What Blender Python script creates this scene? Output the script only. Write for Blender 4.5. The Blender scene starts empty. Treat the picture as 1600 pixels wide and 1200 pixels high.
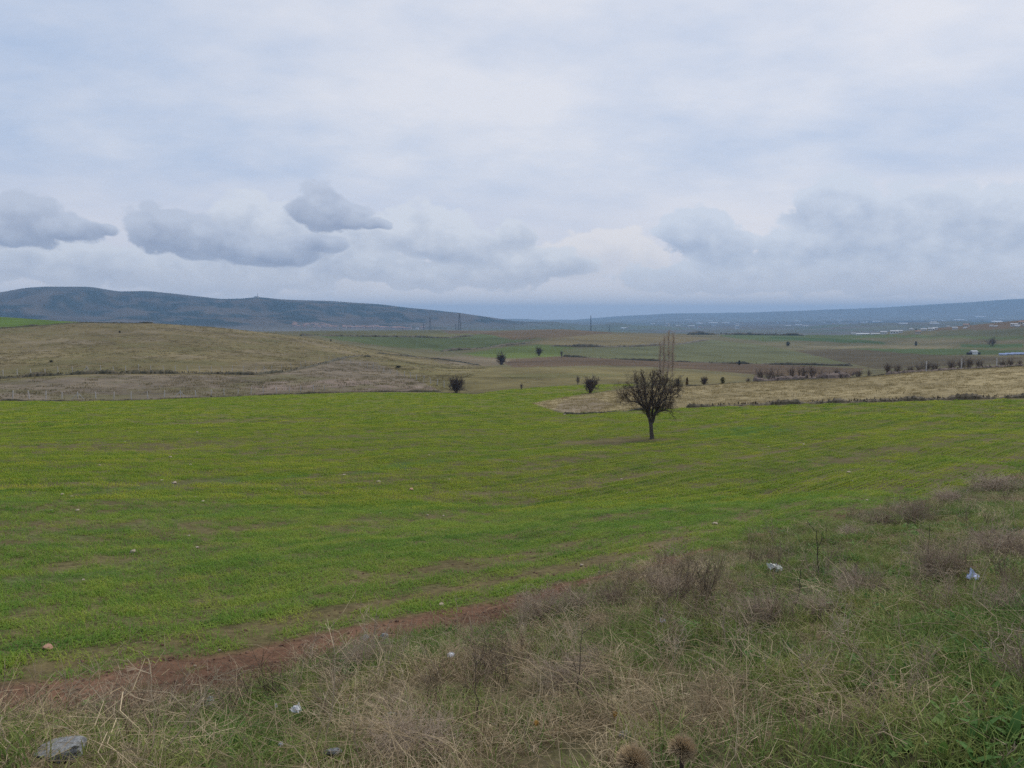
import bpy, math, random
import numpy as np
from math import radians as RAD, pi

random.seed(7)
rng = np.random.default_rng(7)
scene = bpy.context.scene
COL = scene.collection

# ------------------------------------------------------------------ camera
EYE = 1.65            # eye height above the roadside, metres
PITCH = RAD(5.0)
F = 1190.0            # focal length in pixels of the 1600 px wide photograph
cam_d = bpy.data.cameras.new('camera')
cam_d.sensor_width = 36.0
cam_d.lens = 36.0 * F / 1600.0
cam_d.clip_start = 0.05
cam_d.clip_end = 80000.0
cam = bpy.data.objects.new('camera', cam_d)
COL.objects.link(cam)
cam.location = (0, 0, EYE)
cam.rotation_euler = (RAD(90) - PITCH, 0, 0)
scene.camera = cam

# ------------------------------------------------------------------ world and sun
SUN_AZ, SUN_EL = RAD(42), RAD(50)      # azimuth clockwise from the view axis (+Y)
world = bpy.data.worlds.new('World')
scene.world = world
world.use_nodes = True
wt = world.node_tree
wt.nodes.clear()
SKY_STRENGTH = 0.1
EXPOSURE = 0.4


def build_sky(nt):
    N, L = nt.nodes, nt.links

    def node(kind, **kw):
        n = N.new(kind)
        for k, v in kw.items():
            setattr(n, k, v)
        return n

    def put(sock, v):
        if isinstance(v, bpy.types.NodeSocket):
            L.new(v, sock)
        else:
            sock.default_value = v

    def M(op, a, b=0.0, c=None, clamp=False):
        n = node('ShaderNodeMath', operation=op, use_clamp=clamp)
        put(n.inputs[0], a)
        put(n.inputs[1], b)
        if c is not None:
            put(n.inputs[2], c)
        return n.outputs[0]

    def V(op, a, b=(0, 0, 0)):
        n = node('ShaderNodeVectorMath', operation=op)
        put(n.inputs[0], a)
        put(n.inputs[1], b)
        return n.outputs['Value'] if op in ('LENGTH', 'DOT_PRODUCT') else n.outputs[0]

    def step(x, lo, hi):
        n = node('ShaderNodeMapRange', interpolation_type='SMOOTHSTEP')
        put(n.inputs['Value'], x)
        n.inputs['From Min'].default_value = lo
        n.inputs['From Max'].default_value = hi
        return n.outputs[0]

    def mix(f, a, b):
        n = node('ShaderNodeMix', data_type='RGBA')
        put(n.inputs[0], f)
        put(n.inputs[6], a)
        put(n.inputs[7], b)
        return n.outputs[2]

    def noise(vec, scale, detail=5.0, rough=0.55, color=False, lac=2.0):
        n = node('ShaderNodeTexNoise')
        put(n.inputs['Vector'], vec)
        n.inputs['Scale'].default_value = scale
        n.inputs['Detail'].default_value = detail
        n.inputs['Roughness'].default_value = rough
        n.inputs['Lacunarity'].default_value = lac
        return n.outputs['Color'] if color else n.outputs['Fac']

    k = 1.0 / SKY_STRENGTH / 2 ** EXPOSURE

    def c(r, g, b):      # an sRGB reading of the sky, as scene-linear radiance
        f = lambda s: ((s / 255 + 0.055) / 1.055) ** 2.4
        return (f(r) * k, f(g) * k, f(b) * k, 1)

    geo = node('ShaderNodeTexCoord')
    d = geo.outputs['Generated']
    sep = node('ShaderNodeSeparateXYZ')
    L.new(d, sep.inputs[0])
    x, y, z = sep.outputs
    az = M('MULTIPLY', M('ARCTAN2', x, y), 180 / pi)
    el = M('MULTIPLY', M('ARCSINE', z), 180 / pi)
    comb = node('ShaderNodeCombineXYZ')
    L.new(az, comb.inputs[0])
    L.new(el, comb.inputs[1])
    p = comb.outputs[0]

    # high stratus sheet, laid out on a plane far overhead
    zz = M('MAXIMUM', M('ADD', z, 0.22), 0.05)
    flat = V('DIVIDE', d, (1, 1, 1))
    comb2 = node('ShaderNodeCombineXYZ')
    L.new(M('DIVIDE', x, zz), comb2.inputs[0])
    L.new(M('DIVIDE', y, zz), comb2.inputs[1])
    comb2.inputs[2].default_value = 3.7
    q = comb2.outputs[0]
    n1 = noise(q, 0.8, 3.0, 0.5)
    n2 = noise(V('MULTIPLY', q, (1.0, 1.3, 1.0)), 3.0, 5.0, 0.6)
    sheet = M('ADD', M('MULTIPLY', n1, 0.65), M('MULTIPLY', n2, 0.35))
    sundir = (math.sin(SUN_AZ) * math.cos(SUN_EL), math.cos(SUN_AZ) * math.cos(SUN_EL), math.sin(SUN_EL))
    glow = step(V('DOT_PRODUCT', d, sundir), 0.36, 1.0)
    t = M('ADD', M('MULTIPLY', M('SUBTRACT', sheet, 0.5), 4.0), M('ADD', M('MULTIPLY', glow, 0.7), 0.27), clamp=True)
    base = mix(t, c(184, 201, 228), c(229, 231, 239))
    # thin veil: lighter, lilac-white towards the horizon
    low = step(el, 12.0, 4.0)
    base = mix(M('MULTIPLY', low, 0.7), base, c(234, 231, 237))

    # cumulus heaps: (photo u, v, half width, half height) turned into azimuth and elevation
    dark = [(45, 350, 62, 44), (10, 358, 50, 34), (105, 362, 52, 24), (150, 360, 30, 14), (250, 362, 46, 38), (300, 370, 50, 36), (350, 382, 50, 28), (505, 330, 40, 42), (478, 334, 30, 22),
            (540, 344, 40, 24), (585, 352, 24, 10), (420, 398, 80, 22), (490, 385, 50, 18)]
    grey = [(385, 356, 60, 48), (430, 372, 90, 50), (440, 396, 170, 44), (590, 378, 62, 34), (655, 372, 44, 50), (700, 384, 50, 42), (745, 396, 46, 32), (803, 384, 30, 40), (850, 420, 80, 26),
            (60, 412, 110, 40), (170, 424, 150, 40), (360, 432, 190, 40), (560, 424, 110, 30), (660, 432, 90, 26), (780, 430, 100, 28)]
    right = [(1092, 366, 56, 40), (1130, 392, 46, 34), (1310, 340, 70, 54), (1442, 342, 82, 50), (1390, 386, 210, 40), (1580, 350, 130, 52), (1245, 398, 80, 30),
             (1190, 432, 200, 34), (1440, 432, 260, 44)]
    pale = [(960, 396, 80, 34), (1012, 426, 46, 34), (885, 416, 80, 30), (545, 442, 40, 30)]

    def conv(h):
        u, v, w, hh = h
        cx, cy = (u - 800) / F, (600 - v) / F
        dx, dy, dz = cx, cy * math.sin(PITCH) + math.cos(PITCH), cy * math.cos(PITCH) - math.sin(PITCH)
        a = math.degrees(math.atan2(dx, dy))
        e = math.degrees(math.atan2(dz, math.hypot(dx, dy)))
        s = 57.3 / F * math.cos(math.radians(a))
        return a, e, w * s, hh * s

    d3 = V('MULTIPLY', d, (1.0, 1.0, 1.5))
    warp = noise(d3, 11.0, 2.0, 0.5, color=True)
    pw = V('ADD', p, V('MULTIPLY', V('SUBTRACT', warp, (0.5, 0.5, 0.5)), (2.0, 1.5, 0.0)))
    def billow(vec):
        v = node('ShaderNodeTexVoronoi', feature='F1')
        put(v.inputs['Vector'], vec)
        v.inputs['Scale'].default_value = 24.0
        v.inputs['Detail'].default_value = 2.2
        v.inputs['Roughness'].default_value = 0.55
        v.normalize = True
        f = noise(vec, 30.0, 5.0, 0.6)
        return M('ADD', M('MULTIPLY', M('SUBTRACT', 0.46, v.outputs['Distance']), 1.1), M('MULTIPLY', M('SUBTRACT', f, 0.5), 0.75))

    pn = billow(V('ADD', d3, V('MULTIPLY', warp, (0.012, 0.012, 0.012))))

    def field(items, flatness):
        """union of the heaps, and how high in its own heap each point lies (-1 base, 1 top)"""
        out, sw, swy = None, None, None
        for h in items:
            a, e, w, hh = conv(h)
            mad = node('ShaderNodeVectorMath', operation='MULTIPLY_ADD')
            put(mad.inputs[0], pw)
            mad.inputs[1].default_value = (1 / w, 1 / hh, 0)
            mad.inputs[2].default_value = (-a / w, -e / hh, 0)
            qv = V('MAXIMUM', mad.outputs[0], V('MULTIPLY', mad.outputs[0], (1, -flatness, 1)))
            ln = V('LENGTH', qv)
            wt_ = M('MAXIMUM', M('SUBTRACT', 1.5, ln), 0.001)
            wt_ = M('MULTIPLY', wt_, wt_)
            wy = M('MULTIPLY', wt_, V('DOT_PRODUCT', mad.outputs[0], (0, 1, 0)))
            sw = wt_ if sw is None else M('ADD', sw, wt_)
            swy = wy if swy is None else M('ADD', swy, wy)
            out = ln if out is None else M('SMOOTH_MIN', out, ln, 0.12)
        return M('SUBTRACT', 1.0, out), M('DIVIDE', swy, sw)

    fd, yd = field(dark, 1.35)
    fg, yg = field(grey, 1.4)
    fr, yr = field(right, 1.5)
    fp, yp = field(pale, 1.3)
    # the same kinds of low cloud carry on round the rest of the horizon
    around = step(M('ABSOLUTE', az), 37.0, 46.0)
    band = M('SUBTRACT', 1.0, M('ABSOLUTE', M('DIVIDE', M('SUBTRACT', el, 4.5), 5.5)))
    gen = M('MULTIPLY', around, M('ADD', band, M('MULTIPLY', M('SUBTRACT', noise(d3, 4.5, 3.0, 0.55), 0.52), 2.5)))
    gen = M('SUBTRACT', gen, M('MULTIPLY', M('SUBTRACT', 1.0, around), 2.0))

    relief = M('MULTIPLY', pn, 1.1)
    colr = base

    def heap(colr, f, y, amp, lo, hi, opac, c_base, c_top):
        dn = M('ADD', f, M('MULTIPLY', pn, amp))
        tone = M('ADD', M('ADD', M('MULTIPLY', y, 0.55), 0.38), relief, clamp=True)
        rim = step(dn, hi + 0.25, lo)
        tone = M('ADD', tone, M('MULTIPLY', rim, 0.22), clamp=True)
        return mix(M('MULTIPLY', step(dn, lo, hi), opac), colr, mix(tone, c_base, c_top))

    colr = heap(colr, fp, yp, 1.1, 0.0, 0.22, 0.85, c(206, 210, 224), c(237, 234, 236))
    colr = heap(colr, M('MAXIMUM', fg, gen), yg, 1.25, 0.0, 0.24, 0.9, c(152, 166, 193), c(220, 225, 235))
    colr = heap(colr, fr, yr, 1.2, 0.0, 0.2, 0.9, c(148, 166, 197), c(212, 220, 234))
    colr = heap(colr, M('MAXIMUM', fd, M('SUBTRACT', gen, 0.4)), yd, 1.25, 0.0, 0.26, 0.92, c(128, 142, 172), c(196, 204, 221))
    # sky colour brightened near the horizon to offset dimming by the haze
    colr = mix(M('MULTIPLY', step(el, 4.2, 0.8), 0.7), colr, c(248, 244, 244))

    sky = node('ShaderNodeTexSky', sky_type='NISHITA')
    sky.sun_disc = False
    sky.sun_elevation = SUN_EL
    sky.sun_rotation = SUN_AZ
    sky.dust_density = 2.0
    def backdrop_part(col):
        bg = node('ShaderNodeBackground')
        L.new(mix(0.93, sky.outputs[0], col), bg.inputs['Color'])
        bg.inputs['Strength'].default_value = SKY_STRENGTH
        return bg.outputs[0]

    # the low clouds only reach some 12 degrees up: above that the stratus sheet is alone
    ms = node('ShaderNodeMixShader')
    L.new(step(el, 10.2, 11.6), ms.inputs[0])
    L.new(backdrop_part(colr), ms.inputs[1])
    L.new(backdrop_part(base), ms.inputs[2])
    out = node('ShaderNodeOutputWorld')
    L.new(ms.outputs[0], out.inputs['Surface'])


build_sky(wt)
world.cycles.sampling_method = 'MANUAL'
world.cycles.sample_map_resolution = 512

sun_d = bpy.data.lights.new('sun', 'SUN')
sun_d.energy = 1.5
sun_d.angle = RAD(20)
sun_d.color = (1.0, 0.95, 0.88)
sun = bpy.data.objects.new('sun', sun_d)
COL.objects.link(sun)
sun.rotation_euler = (RAD(90) - SUN_EL, 0, pi - SUN_AZ)

scene.view_settings.view_transform = 'Standard'
scene.view_settings.look = 'None'
scene.view_settings.exposure = EXPOSURE
scene.view_settings.gamma = 1.0
scene.view_settings.use_curve_mapping = False
scene.render.engine = 'CYCLES'
scene.cycles.use_denoising = False
scene.cycles.max_bounces = 3
scene.cycles.diffuse_bounces = 1
scene.cycles.use_adaptive_sampling = True
scene.cycles.adaptive_threshold = 0.01
scene.cycles.transmission_bounces = 3
scene.cycles.volume_bounces = 0
scene.cycles.transparent_max_bounces = 8


# ------------------------------------------------------------------ survey helpers
def ray(u, v):
    """Azimuth and slope (rise over run) of the sight line through a photo point."""
    cx, cy = (u - 800) / F, (600 - v) / F
    dx = cx
    dy = cy * math.sin(PITCH) + math.cos(PITCH)
    dz = cy * math.cos(PITCH) - math.sin(PITCH)
    return math.atan2(dx, dy), dz / math.hypot(dx, dy)


def hash2(ix, iy, seed):
    h = (ix.astype(np.uint32) * np.uint32(374761393) + iy.astype(np.uint32) * np.uint32(668265263) + np.uint32(seed * 1013904223 & 0xffffffff))
    h = (h ^ (h >> np.uint32(13))) * np.uint32(1274126177)
    h = h ^ (h >> np.uint32(16))
    return h.astype(np.float32) / np.float32(4294967295.0)


def vnoise(x, y, seed=0):
    x0, y0 = np.floor(x), np.floor(y)
    fx, fy = (x - x0).astype(np.float32), (y - y0).astype(np.float32)
    fx = fx * fx * (3 - 2 * fx)
    fy = fy * fy * (3 - 2 * fy)
    ix, iy = x0.astype(np.int64), y0.astype(np.int64)
    a, b = hash2(ix, iy, seed), hash2(ix + 1, iy, seed)
    c, d = hash2(ix, iy + 1, seed), hash2(ix + 1, iy + 1, seed)
    return (a + (b - a) * fx) * (1 - fy) + (c + (d - c) * fx) * fy - 0.5


def octaves(X, Y, waves, spacing=None, seed=0):
    out = np.zeros(np.shape(X), np.float32)
    for i, (lam, amp) in enumerate(waves):
        n = vnoise(X / lam + 17.3 * i, Y / lam - 9.1 * i, seed + i) * amp
        if spacing is not None:
            n = n * np.clip(lam / (2.0 * spacing) - 0.4, 0, 1)
        out += n
    return out


# ------------------------------------------------------------------ terrain: heights on a polar grid round the roadside
fine = np.radians(np.arange(-39, 39.001, 0.115))
side = np.radians(np.arange(40, 72, 1.2))
back = np.radians(np.arange(76, 180, 8.0))
AZ = np.concatenate([-back[::-1], -side[::-1], fine, side, back])
rr = [0.35, 0.6, 0.9, 1.2, 1.5, 1.8, 2.1, 2.35]
while rr[-1] < 13500:
    r = rr[-1]
    rr.append(r * (1.0085 if r < 32 else 1.0125 if r < 400 else 1.018 if r < 8000 else 1.03))
RR = np.array(rr)
LN = np.log(RR)
NA, NR = len(AZ), len(RR)

# the foot of the bank, a straight line on the plan where the ploughland begins
EA, EB = np.array([-3.36, 4.97]), np.array([14.5, 21.6])
EDIR = (EB - EA) / np.linalg.norm(EB - EA)
ENOR = np.array([-EDIR[1], EDIR[0]])          # points into the field


def edge_dist(x, y):
    return (x - EA[0]) * ENOR[0] + (y - EA[1]) * ENOR[1]


def edge_D(u, v):
    a, _ = ray(u, v)
    s, c = math.sin(a), math.cos(a)
    den = s * ENOR[0] + c * ENOR[1]
    return float(EA @ ENOR) / den


def prof(points):
    """points (u, v, D) along one line of the country -> distance and height for every azimuth"""
    a, D, z = [], [], []
    for u, v, dd in points:
        az_, s = ray(u, v)
        a.append(az_)
        D.append(dd)
        z.append(s * dd)
    o = np.argsort(a)
    a, D, z = np.array(a)[o], np.array(D)[o], np.array(z)[o]
    return np.interp(AZ, a, D), np.interp(AZ, a, z)


def same(D, pts):
    return [(u, v, D) for u, v in pts]


lines = []
lines.append((np.full(NA, 0.3), np.full(NA, -1.65)))
lines.append((np.full(NA, 1.3), np.full(NA, -1.68)))
lines.append(prof(same(3.1, [(0, 1215), (400, 1205), (800, 1192), (1200, 1175), (1600, 1160)])))
edge = [(0, 1118), (200, 1083), (400, 1038), (600, 992), (800, 945), (1000, 893), (1200, 842), (1400, 792), (1600, 747)]
lines.append(prof([(u, v, edge_D(u, v)) for u, v in edge]))
lines.append(prof([(0, 810, 17), (400, 805, 18.5), (800, 796, 21), (1200, 755, 27), (1600, 700, 38)]))
lines.append(prof([(0, 692, 46), (400, 690, 47), (800, 688, 48), (1016, 687, 48), (1200, 676, 51), (1600, 655, 62)]))
lines.append(prof([(0, 651, 84), (400, 645, 82), (800, 645, 80), (880, 645, 78), (1070, 637, 80), (1300, 629, 82), (1600, 621, 86)]))
lines.append(prof([(0, 625, 138), (200, 624, 138), (400, 616.5, 142), (560, 612, 146), (700, 612, 146), (800, 608, 146), (900, 606, 140),
                   (1000, 605, 130), (1070, 603, 128), (1300, 590, 128), (1600, 570, 128)]))
lines.append(prof([(0, 591, 195), (150, 584, 195), (400, 585, 195), (520, 585, 185), (600, 592, 180), (800, 592, 178), (1000, 596, 172),
                   (1200, 604, 165), (1600, 584, 165)]))
lines.append(prof(same(300, [(0, 548), (250, 543), (450, 555), (560, 562), (700, 577), (900, 575), (1100, 580), (1300, 586), (1600, 580)])))
lines.append(prof(same(470, [(-120, 520), (0, 513), (130, 504), (240, 501), (330, 507), (480, 524), (560, 541), (650, 556), (780, 567), (900, 564),
                             (1100, 569), (1300, 573), (1600, 567)])))
lines.append(prof(same(640, [(-200, 490), (0, 493.5), (130, 504), (240, 514), (330, 520), (480, 529), (560, 541), (700, 553), (900, 551),
                             (1100, 557), (1300, 558), (1600, 553)])))
lines.append(prof(same(1000, [(-200, 508), (0, 508), (240, 521), (480, 521.5), (600, 522), (800, 525), (900, 524), (1100, 533), (1300, 539),
                              (1450, 535), (1600, 528)])))
lines.append(prof(same(1500, [(-200, 512), (0, 512), (240, 520), (480, 516.5), (680, 514.5), (760, 516), (880, 513), (950, 518), (1080, 521),
                              (1200, 522), (1320, 523), (1400, 516), (1500, 507), (1600, 496), (1800, 480)])))
lines.append(prof(same(2300, [(-200, 518), (400, 519), (560, 523), (800, 526), (1200, 527), (1600, 527)])))
lines.append(prof(same(3000, [(-200, 516), (800, 517), (1200, 518), (1600, 518)])))
lines.append(prof(same(3900, [(-200, 488), (0, 489), (200, 491), (400, 495), (600, 501), (750, 508.5), (850, 512), (1000, 513.5), (1600, 513)])))
ridge = [(-300, 462), (-100, 455), (0, 456), (40, 448), (70, 446), (140, 446), (185, 454), (230, 453), (290, 460), (345, 466), (380, 465),
         (402, 462.5), (450, 467), (520, 470), (600, 475), (660, 481), (720, 488), (760, 495), (810, 502), (900, 510), (1600, 510.5)]
lines.append(prof(same(4600, ridge)))
lines.append(prof(same(6000, [(u, v + 6 if u < 850 else 507) for u, v in ridge])))
lines.append(prof(same(8200, [(-300, 495), (800, 502), (900, 501), (1200, 498.5), (1600, 492)])))
lines.append(prof(same(10000, [(-300, 492), (760, 500), (850, 500), (900, 498), (960, 492), (1050, 487), (1130, 485.5), (1200, 484), (1300, 480),
                               (1400, 476), (1500, 470), (1600, 463), (1900, 461)])))
lines.append(prof(same(13000, [(-300, 505), (1900, 500)])))

Hh = np.zeros((NA, NR))
for i in range(NA):
    Dk = np.array([l[0][i] for l in lines])
    zk = np.array([l[1][i] for l in lines])
    Dk = np.maximum.accumulate(Dk + np.arange(len(Dk)) * 1e-4)
    Hh[i] = np.interp(RR, Dk, zk)


def smooth_rows(A, n):
    k = np.hanning(n + 2)[1:-1]
    k /= k.sum()
    P = np.pad(A, ((0, 0), (n // 2, n // 2)), mode='edge')
    return np.apply_along_axis(lambda m: np.convolve(m, k, 'valid'), 1, P)


def smooth_cols(A, n):
    k = np.hanning(n + 2)[1:-1]
    k /= k.sum()
    P = np.pad(A, ((n // 2, n // 2), (0, 0)), mode='edge')
    return np.apply_along_axis(lambda m: np.convolve(m, k, 'valid'), 0, P)


S1 = smooth_cols(smooth_rows(Hh, 17), 21)
S2 = smooth_cols(smooth_rows(Hh, 7), 9)
farw = np.clip((LN - math.log(2500)) / 0.5, 0, 1)[None, :]
fi = (np.abs(AZ) < RAD(39.2))
Hs = S1 * (1 - farw) + S2 * farw
# behind the camera the two side profiles are blended into one another
iL, iR = np.argmin(abs(AZ + RAD(64))), np.argmin(abs(AZ - RAD(64)))
for i in range(NA):
    if abs(AZ[i]) > RAD(64):
        ang = (AZ[i] if AZ[i] > 0 else AZ[i] + 2 * pi)
        t = (ang - RAD(64)) / (2 * pi - 2 * RAD(64))
        Hs[i] = Hs[iR] * (1 - t) + Hs[iL] * t

A2, R2 = np.meshgrid(AZ, RR, indexing='ij')
X, Y = np.sin(A2) * R2, np.cos(A2) * R2
SP = R2 * np.where(R2 < 32, 0.009, np.where(R2 < 400, 0.0125, 0.018))
ED = edge_dist(X, Y)


def win(a, b, c, d):
    return np.clip((R2 - a) / (b - a), 0, 1) * np.clip((d - R2) / (d - c), 0, 1)


SOFF = np.interp(X * EDIR[0] + Y * EDIR[1], [-12, 1, 6, 12], [0.72, 0.58, 0.15, 0.0])
verge_m = np.clip(0.5 - (ED + SOFF + octaves(X, Y, [(1.7, 0.9), (0.5, 0.4)], SP, 31)) / 0.25, 0, 1) * (R2 < 90)
bump = octaves(X, Y, [(2.2, 0.16), (0.9, 0.10), (0.4, 0.06), (0.17, 0.03)], SP, 3) * np.clip((R2 - 1.5) / 2, 0, 1)
Hn = bump * (verge_m * 1.0 + (1 - verge_m) * 0.5) * (R2 < 120)
Hn += octaves(X, Y, [(9, 0.25), (4, 0.12)], SP, 11) * win(12, 25, 300, 600)
Hn += octaves(X, Y, [(70, 1.2), (28, 0.7), (12, 0.4)], SP, 12) * win(150, 230, 1500, 2200)
U1 = X * 0.8 - Y * 0.6
rid = 0.5 - np.abs(vnoise(X / 620 + 3, Y / 900, 50)) * 2
rid2 = 0.5 - np.abs(vnoise(X / 240 + 3, Y / 330, 51)) * 2
Hn += (rid * 44 + rid2 * 22 + octaves(X, Y, [(110, 8), (60, 5)], SP * 0.5, 13)) * win(3000, 3900, 4250, 4600)
Hn += octaves(X, Y, [(300, 9), (120, 5)], SP, 14) * win(3700, 4300, 5600, 6400)
Hn += octaves(X, Y, [(1500, 26), (600, 16), (260, 8)], SP * 0.5, 15) * win(7800, 9000, 30000, 40000)
H = Hs + Hn


def grid_at(arr, az, D):
    az = np.asarray(az, float)
    ld = np.log(np.asarray(D, float))
    i = np.clip(np.searchsorted(AZ, az) - 1, 0, NA - 2)
    j = np.clip(np.searchsorted(LN, ld) - 1, 0, NR - 2)
    ta = np.clip((az - AZ[i]) / (AZ[i + 1] - AZ[i]), 0, 1)
    tr = np.clip((ld - LN[j]) / (LN[j + 1] - LN[j]), 0, 1)
    return (arr[i, j] * (1 - ta) + arr[i + 1, j] * ta) * (1 - tr) + (arr[i, j + 1] * (1 - ta) + arr[i + 1, j + 1] * ta) * tr


def zat(x, y):
    return grid_at(H, np.arctan2(x, y), np.hypot(x, y)) + EYE


def ground(u, v, dmin=2.0, dmax=20000.0):
    """Distance along the sight line at which it meets the ground between dmin and dmax."""
    a, s = ray(u, v)
    D = np.geomspace(dmin, dmax, 500)
    h = grid_at(H, np.full(500, a), D) / D - s
    hit = np.nonzero(h >= 0)[0]
    if len(hit) == 0:
        return a, float(D[np.argmax(h)])
    j = hit[0]
    if j == 0:
        return a, float(D[0])
    t = -h[j - 1] / (h[j] - h[j - 1] + 1e-12)
    return a, float(D[j - 1] + (D[j] - D[j - 1]) * t)


def spot(u, v, dmin=2.0, dmax=20000.0):
    a, D = ground(u, v, dmin, dmax)
    x, y = D * math.sin(a), D * math.cos(a)
    return x, y, float(zat(x, y)), D


def spot_D(u, D):
    a, _ = ray(u, 520)
    x, y = D * math.sin(a), D * math.cos(a)
    return x, y, float(zat(x, y)), D


def top_z(u, v, D):
    return ray(u, v)[1] * D + EYE


# ------------------------------------------------------------------ field colours, on the plan
def dens(pts, closed=True, stepx=18.0):
    out = []
    n = len(pts)
    for i in range(n if closed else n - 1):
        a, b = pts[i], pts[(i + 1) % n]
        k = max(1, int(math.hypot(b[0] - a[0], (b[1] - a[1]) * 3) / stepx))
        for j in range(k):
            t = j / k
            out.append((a[0] + (b[0] - a[0]) * t, a[1] + (b[1] - a[1]) * t))
    if not closed:
        out.append(pts[-1])
    return out


def plan_mask(pts, dmin, dmax, soft=0.6, wob=1.0):
    """Soft mask of a field whose corners were sighted from the roadside; azimuth against log distance."""
    P = []
    for u, v in dens(pts):
        a, D = ground(u, v, dmin, dmax)
        P.append((a, math.log(D)))
    P = np.array(P)
    m = np.zeros((NA, NR), np.float32)
    pad = 0.01
    i0, i1 = np.searchsorted(AZ, P[:, 0].min() - pad), np.searchsorted(AZ, P[:, 0].max() + pad)
    j0, j1 = np.searchsorted(LN, P[:, 1].min() - 0.05), np.searchsorted(LN, P[:, 1].max() + 0.05)
    if i1 <= i0 or j1 <= j0:
        return m
    sl = (slice(i0, i1), slice(j0, j1))
    s_ = 0.06 if dmax > 250 else 0.1
    s_ = max(0.02, abs(float(np.mean(grid_at(H, P[:, 0], np.exp(P[:, 1])) / np.exp(P[:, 1])))))
    sub_sp = R2[sl]
    nx = octaves(X[sl] / sub_sp * 100, Y[sl] / sub_sp * 100, [(1.2, 2.2), (0.5, 1.4)], None, 77) * wob
    gx = A2[sl] * F + nx * 0.6
    gy = np.log(R2[sl]) * F * s_ + nx * 0.5
    px, py = P[:, 0] * F, P[:, 1] * F * s_
    inside = np.zeros(gx.shape, bool)
    best = np.full(gx.shape, 1e9)
    n = len(px)
    for k in range(n):
        x1, y1, x2, y2 = px[k], py[k], px[(k + 1) % n], py[(k + 1) % n]
        cond = ((y1 > gy) != (y2 > gy))
        if y1 != y2:
            xi = (x2 - x1) * (gy - y1) / (y2 - y1) + x1
            inside ^= (cond & (gx < xi))
        ex, ey = x2 - x1, y2 - y1
        l2 = ex * ex + ey * ey + 1e-9
        t = np.clip(((gx - x1) * ex + (gy - y1) * ey) / l2, 0, 1)
        best = np.minimum(best, (gx - x1 - t * ex) ** 2 + (gy - y1 - t * ey) ** 2)
    sd = np.sqrt(best) * np.where(inside, 1, -1)
    m[sl] = np.clip(0.5 + sd / (2 * soft), 0, 1)
    return m


C = np.zeros((NA, NR, 3), np.float32)


def paint(m, col):
    global C
    C = C * (1 - m[..., None]) + np.array(col, np.float32) * m[..., None]


TAN = (0.172, 0.140, 0.070)
paint(np.ones((NA, NR), np.float32), (0.130, 0.116, 0.058))
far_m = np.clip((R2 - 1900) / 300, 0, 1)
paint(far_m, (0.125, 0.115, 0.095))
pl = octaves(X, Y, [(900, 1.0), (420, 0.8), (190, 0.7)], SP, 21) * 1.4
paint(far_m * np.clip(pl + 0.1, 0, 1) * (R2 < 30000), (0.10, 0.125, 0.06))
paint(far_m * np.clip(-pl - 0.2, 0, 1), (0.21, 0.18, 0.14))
paint(np.clip((R2 - 5500) / 2500, 0, 1) * 0.7, (0.19, 0.19, 0.17))  # haze painted into the colour: ground made paler with distance
mtn = np.clip((R2 - 2950) / 350, 0, 1) * np.clip((7200 - R2) / 800, 0, 1) * np.clip((Hs + 55) / 22, 0, 1)
paint(mtn, (0.110, 0.088, 0.064))
scrub = octaves(X, Y, [(420, 0.9), (190, 0.9), (90, 0.9), (50, 0.9), (28, 0.7)], SP * 0.2, 23)
paint(mtn * np.clip(scrub * 3.2 + 0.25, 0, 1), (0.030, 0.038, 0.028))
paint(mtn * np.clip((Hs - 70) / 60 + scrub, 0, 1) * 0.6, (0.032, 0.04, 0.03))

paint(mtn * np.clip(0.15 - rid2, 0, 1) * 0.8, (0.026, 0.032, 0.024))  # gully shade painted into the mountain colour as darker ground
wheat = plan_mask([(-700, 1090), (-700, 640), (0, 627), (200, 626), (400, 618), (560, 613), (690, 613.5), (740, 617), (800, 608), (900, 601), (990, 597.5),
                   (988, 604), (900, 618), (830, 630), (880, 647), (1000, 640.5), (1070, 638), (1300, 630.5), (1600, 623), (2100, 608),
                   (2100, 650), (1600, 748), (1200, 843), (800, 946), (400, 1039), (0, 1119)], 5.0, 152, 0.8, 1.0)
wheat *= np.clip(1 - verge_m * 1.5, 0, 1)
near_w = (ED > 0) & (R2 < 60) & (A2 < RAD(60)) & (A2 > RAD(-80))
wheat = np.maximum(wheat, np.clip(ED / 0.4, 0, 1) * (R2 < 55) * (np.abs(A2) < RAD(75)))

masks = {}
hill = plan_mask([(-700, 545), (-120, 520), (0, 513.5), (130, 505), (240, 502), (330, 508), (480, 525), (560, 541), (650, 556), (720, 566), (760, 575), (715, 600), (692, 612),
                  (560, 612), (400, 617), (200, 625), (0, 626), (-700, 640)], 130, 480, 0.7)
paint(hill, TAN)
masks['hill'] = hill
m = plan_mask([(-700, 610), (0, 595), (150, 586), (300, 586), (400, 587), (480, 576), (540, 560), (590, 566), (640, 590), (692, 606), (690, 612), (560, 612), (400, 617), (200, 625), (0, 626), (-700, 640)], 130, 300, 1.0)
paint(m, (0.165, 0.135, 0.098))
m = plan_mask([(330, 604), (480, 594), (620, 594), (692, 607), (690, 612), (560, 612), (400, 617)], 130, 300, 3.0)
paint(m * 0.8, (0.215, 0.165, 0.135))
m = plan_mask([(-700, 500), (-120, 490), (0, 494), (125, 503.5), (60, 509), (0, 513), (-120, 520), (-700, 545)], 460, 700, 0.7)
paint(m, (0.105, 0.165, 0.032))

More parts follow.
